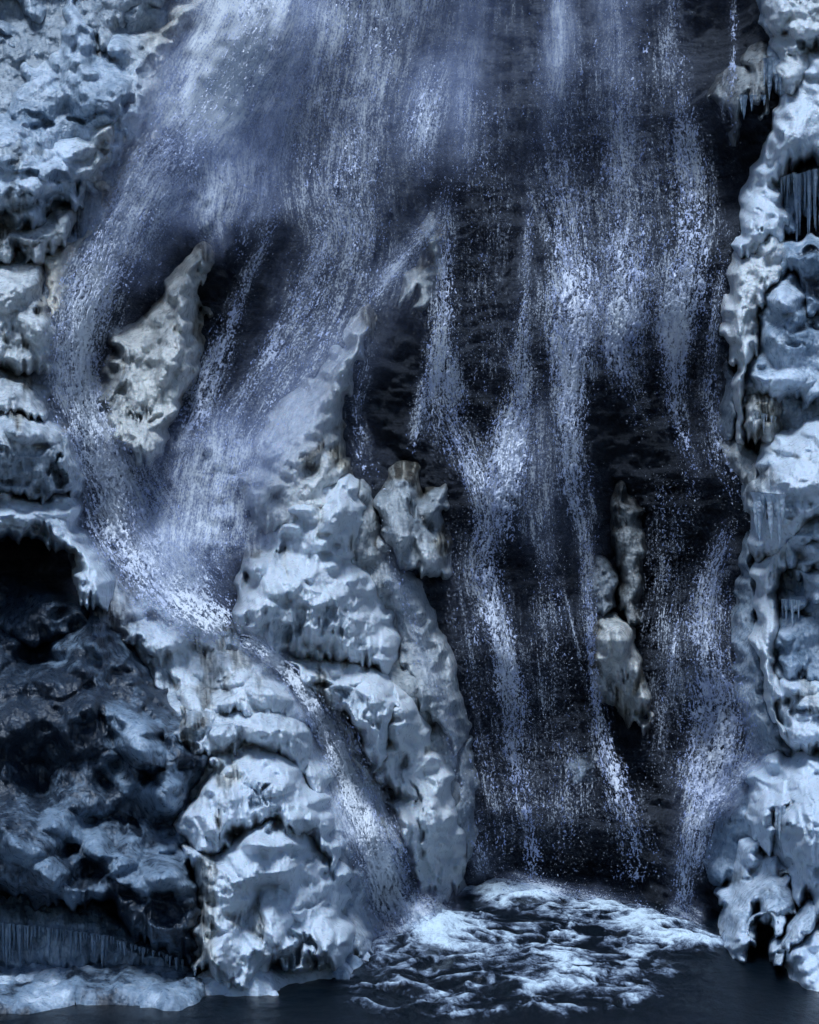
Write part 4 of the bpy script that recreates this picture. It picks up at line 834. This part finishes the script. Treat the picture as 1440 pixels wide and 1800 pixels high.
strand('fine streaks joining the tall curtains high in the fall', [(1060,0,170,.34),(1060,150,170,.4),(1065,300,160,.46),(1075,450,150,.46),(1080,600,130,.44),(1080,720,100,.25)], soft=.05, off=.3, drops=.4)
strand('steep white chute of water sliding between the ice cascade and the curved slab', [(395,1100,34,.8),(455,1140,24,.9),(505,1180,22,.95),(550,1240,24,.95),(585,1310,27,.95),(612,1380,32,.95),(638,1450,38,.95),(665,1520,46,.95),(695,1590,56,.95),(725,1640,60,.8)], soft=[.7,.6,.6,.6], off=.45, over=.7, drops=.6, layers=2, mist=1.7, lace=1.45)
strand('lacy splashes thrown up along the right edge of the chute', [(570,1222,12,.5),(610,1280,20,.5),(640,1350,30,.55),(665,1430,36,.55),(700,1500,36,.5),(735,1560,30,.4)], soft=.0, off=.5, over=.9, drops=2.6, dsc=1.15)
strand('cloud of spray where the chute hits the pool', [(690,1570,44,.7),(735,1625,64,.9),(785,1650,60,.7),(840,1660,44,.4)], soft=.6, off=1.6, drops=1.6, edge=.5, billow=.5, mist=1.3, name='splash', cat='splash', group=None)
strand('low puff of spray at the foot of the grey ice strip', [(835,1480,22,.3),(850,1520,36,.5),(862,1552,46,.5)], soft=.4, off=.6, drops=.9, edge=.5, name='splash', cat='splash', group=None)
strand('low line of spray where the middle strands strike the pool', [(850,1552,20,.5),(930,1562,26,.75),(1000,1580,28,.8),(1080,1594,28,.75),(1160,1612,24,.7)], soft=.45, off=.9, drops=2., edge=.5, billow=.25, mist=1.2, name='splash', cat='splash', group=None)
strand('round burst of spray under the right hand fall', [(1160,1600,26,.6),(1195,1618,36,.85),(1235,1644,26,.6)], soft=.5, off=1.0, drops=2., edge=.5, billow=.3, mist=1.2, name='splash', cat='splash', group=None)

# ------------------------------------------------------------------ the pool
def pool():
    xs = np.r_[-60, -30, np.arange(-9, 9, .035), 30, 60]
    ys = np.r_[-30, 0, 15, 22, np.arange(25.5, 41.5, .055), 44]
    X, Y = np.meshgrid(xs, ys)
    px = HX+X/np.maximum(Y, 5)*FOC; py = HY+CAMZ/np.maximum(Y, 5)*FOC
    f = np.zeros(X.shape); agit = np.zeros(X.shape)
    for cx, cy, rx, ry, v, a_ in ((760,1640,110,44,.95,0),(870,1565,80,20,.8,.0),(930,1588,100,26,.8,.05),(1080,1610,130,26,.75,.1),(1180,1640,90,26,.75,.1),(1230,1660,60,16,.6,0),(800,1690,170,34,.5,0),(1000,1660,180,44,.34,.1),(900,1740,200,26,.36,0),(1000,1700,60,90,.25,.3),(700,1690,90,34,.5,0),(1070,1760,90,26,.25,0),(850,1700,260,60,.28,.05),(800,1770,160,24,.25,0),(930,1690,250,60,.42,.08),(720,1720,120,50,.5,0),(860,1760,200,26,.3,0),(760,1640,80,30,1.1,0),(690,1740,60,30,.25,0)):
        dx = px-cx; dy = py-cy; c, s = math.cos(a_), math.sin(a_); dx, dy = dx*c+dy*s, -dx*s+dy*c
        g = np.exp(-((dx/rx)**2+(dy/ry)**2)**1.3); f = np.maximum(f, v*g); agit = agit+g
    wx = X+fbm(X/1.1, Y/1.6, 801, 3)*.55; wy = Y+fbm(X/1.1, Y/1.6, 811, 3)*.9
    lace = ridged(wx/.85, wy/1.25, 821, 5, .6); lace2 = ridged(wx/.3, wy/.5, 831, 4, .6)
    thick = fbm(X/.5, Y/.8, 841, 5)
    ag = np.clip(agit, 0, 1.3)
    foam = f*.75+ag*(lace*.50+lace2*.34+thick*.26)-.02
    foam = np.where(f < .03, foam*0-.2+.42*np.clip(lace2-.45, 0, 1)*np.exp(-((px-1200)/260)**2-((py-1745)/40)**2), foam)
    Z = ag*(.05*lace+.018*lace2+.05*fbm(wx/.6, wy/.8, 851, 3))+f*f*.20*(1+thick*.3)+.012*fbm(X/.5, Y/.5, 861, 3)
    Z = np.where((np.abs(X) > 8.9) | (Y < 25), 0, Z)
    o = mesh_obj('water', np.stack([X, Y, Z], -1).reshape(-1, 3), grid_faces(*X.shape)[:, ::-1], POOL, None, {'foam': np.clip(foam, 0, 1).ravel()})
    tag(o, 'dark churning plunge pool with lacy white foam', kind='structure')
pool()
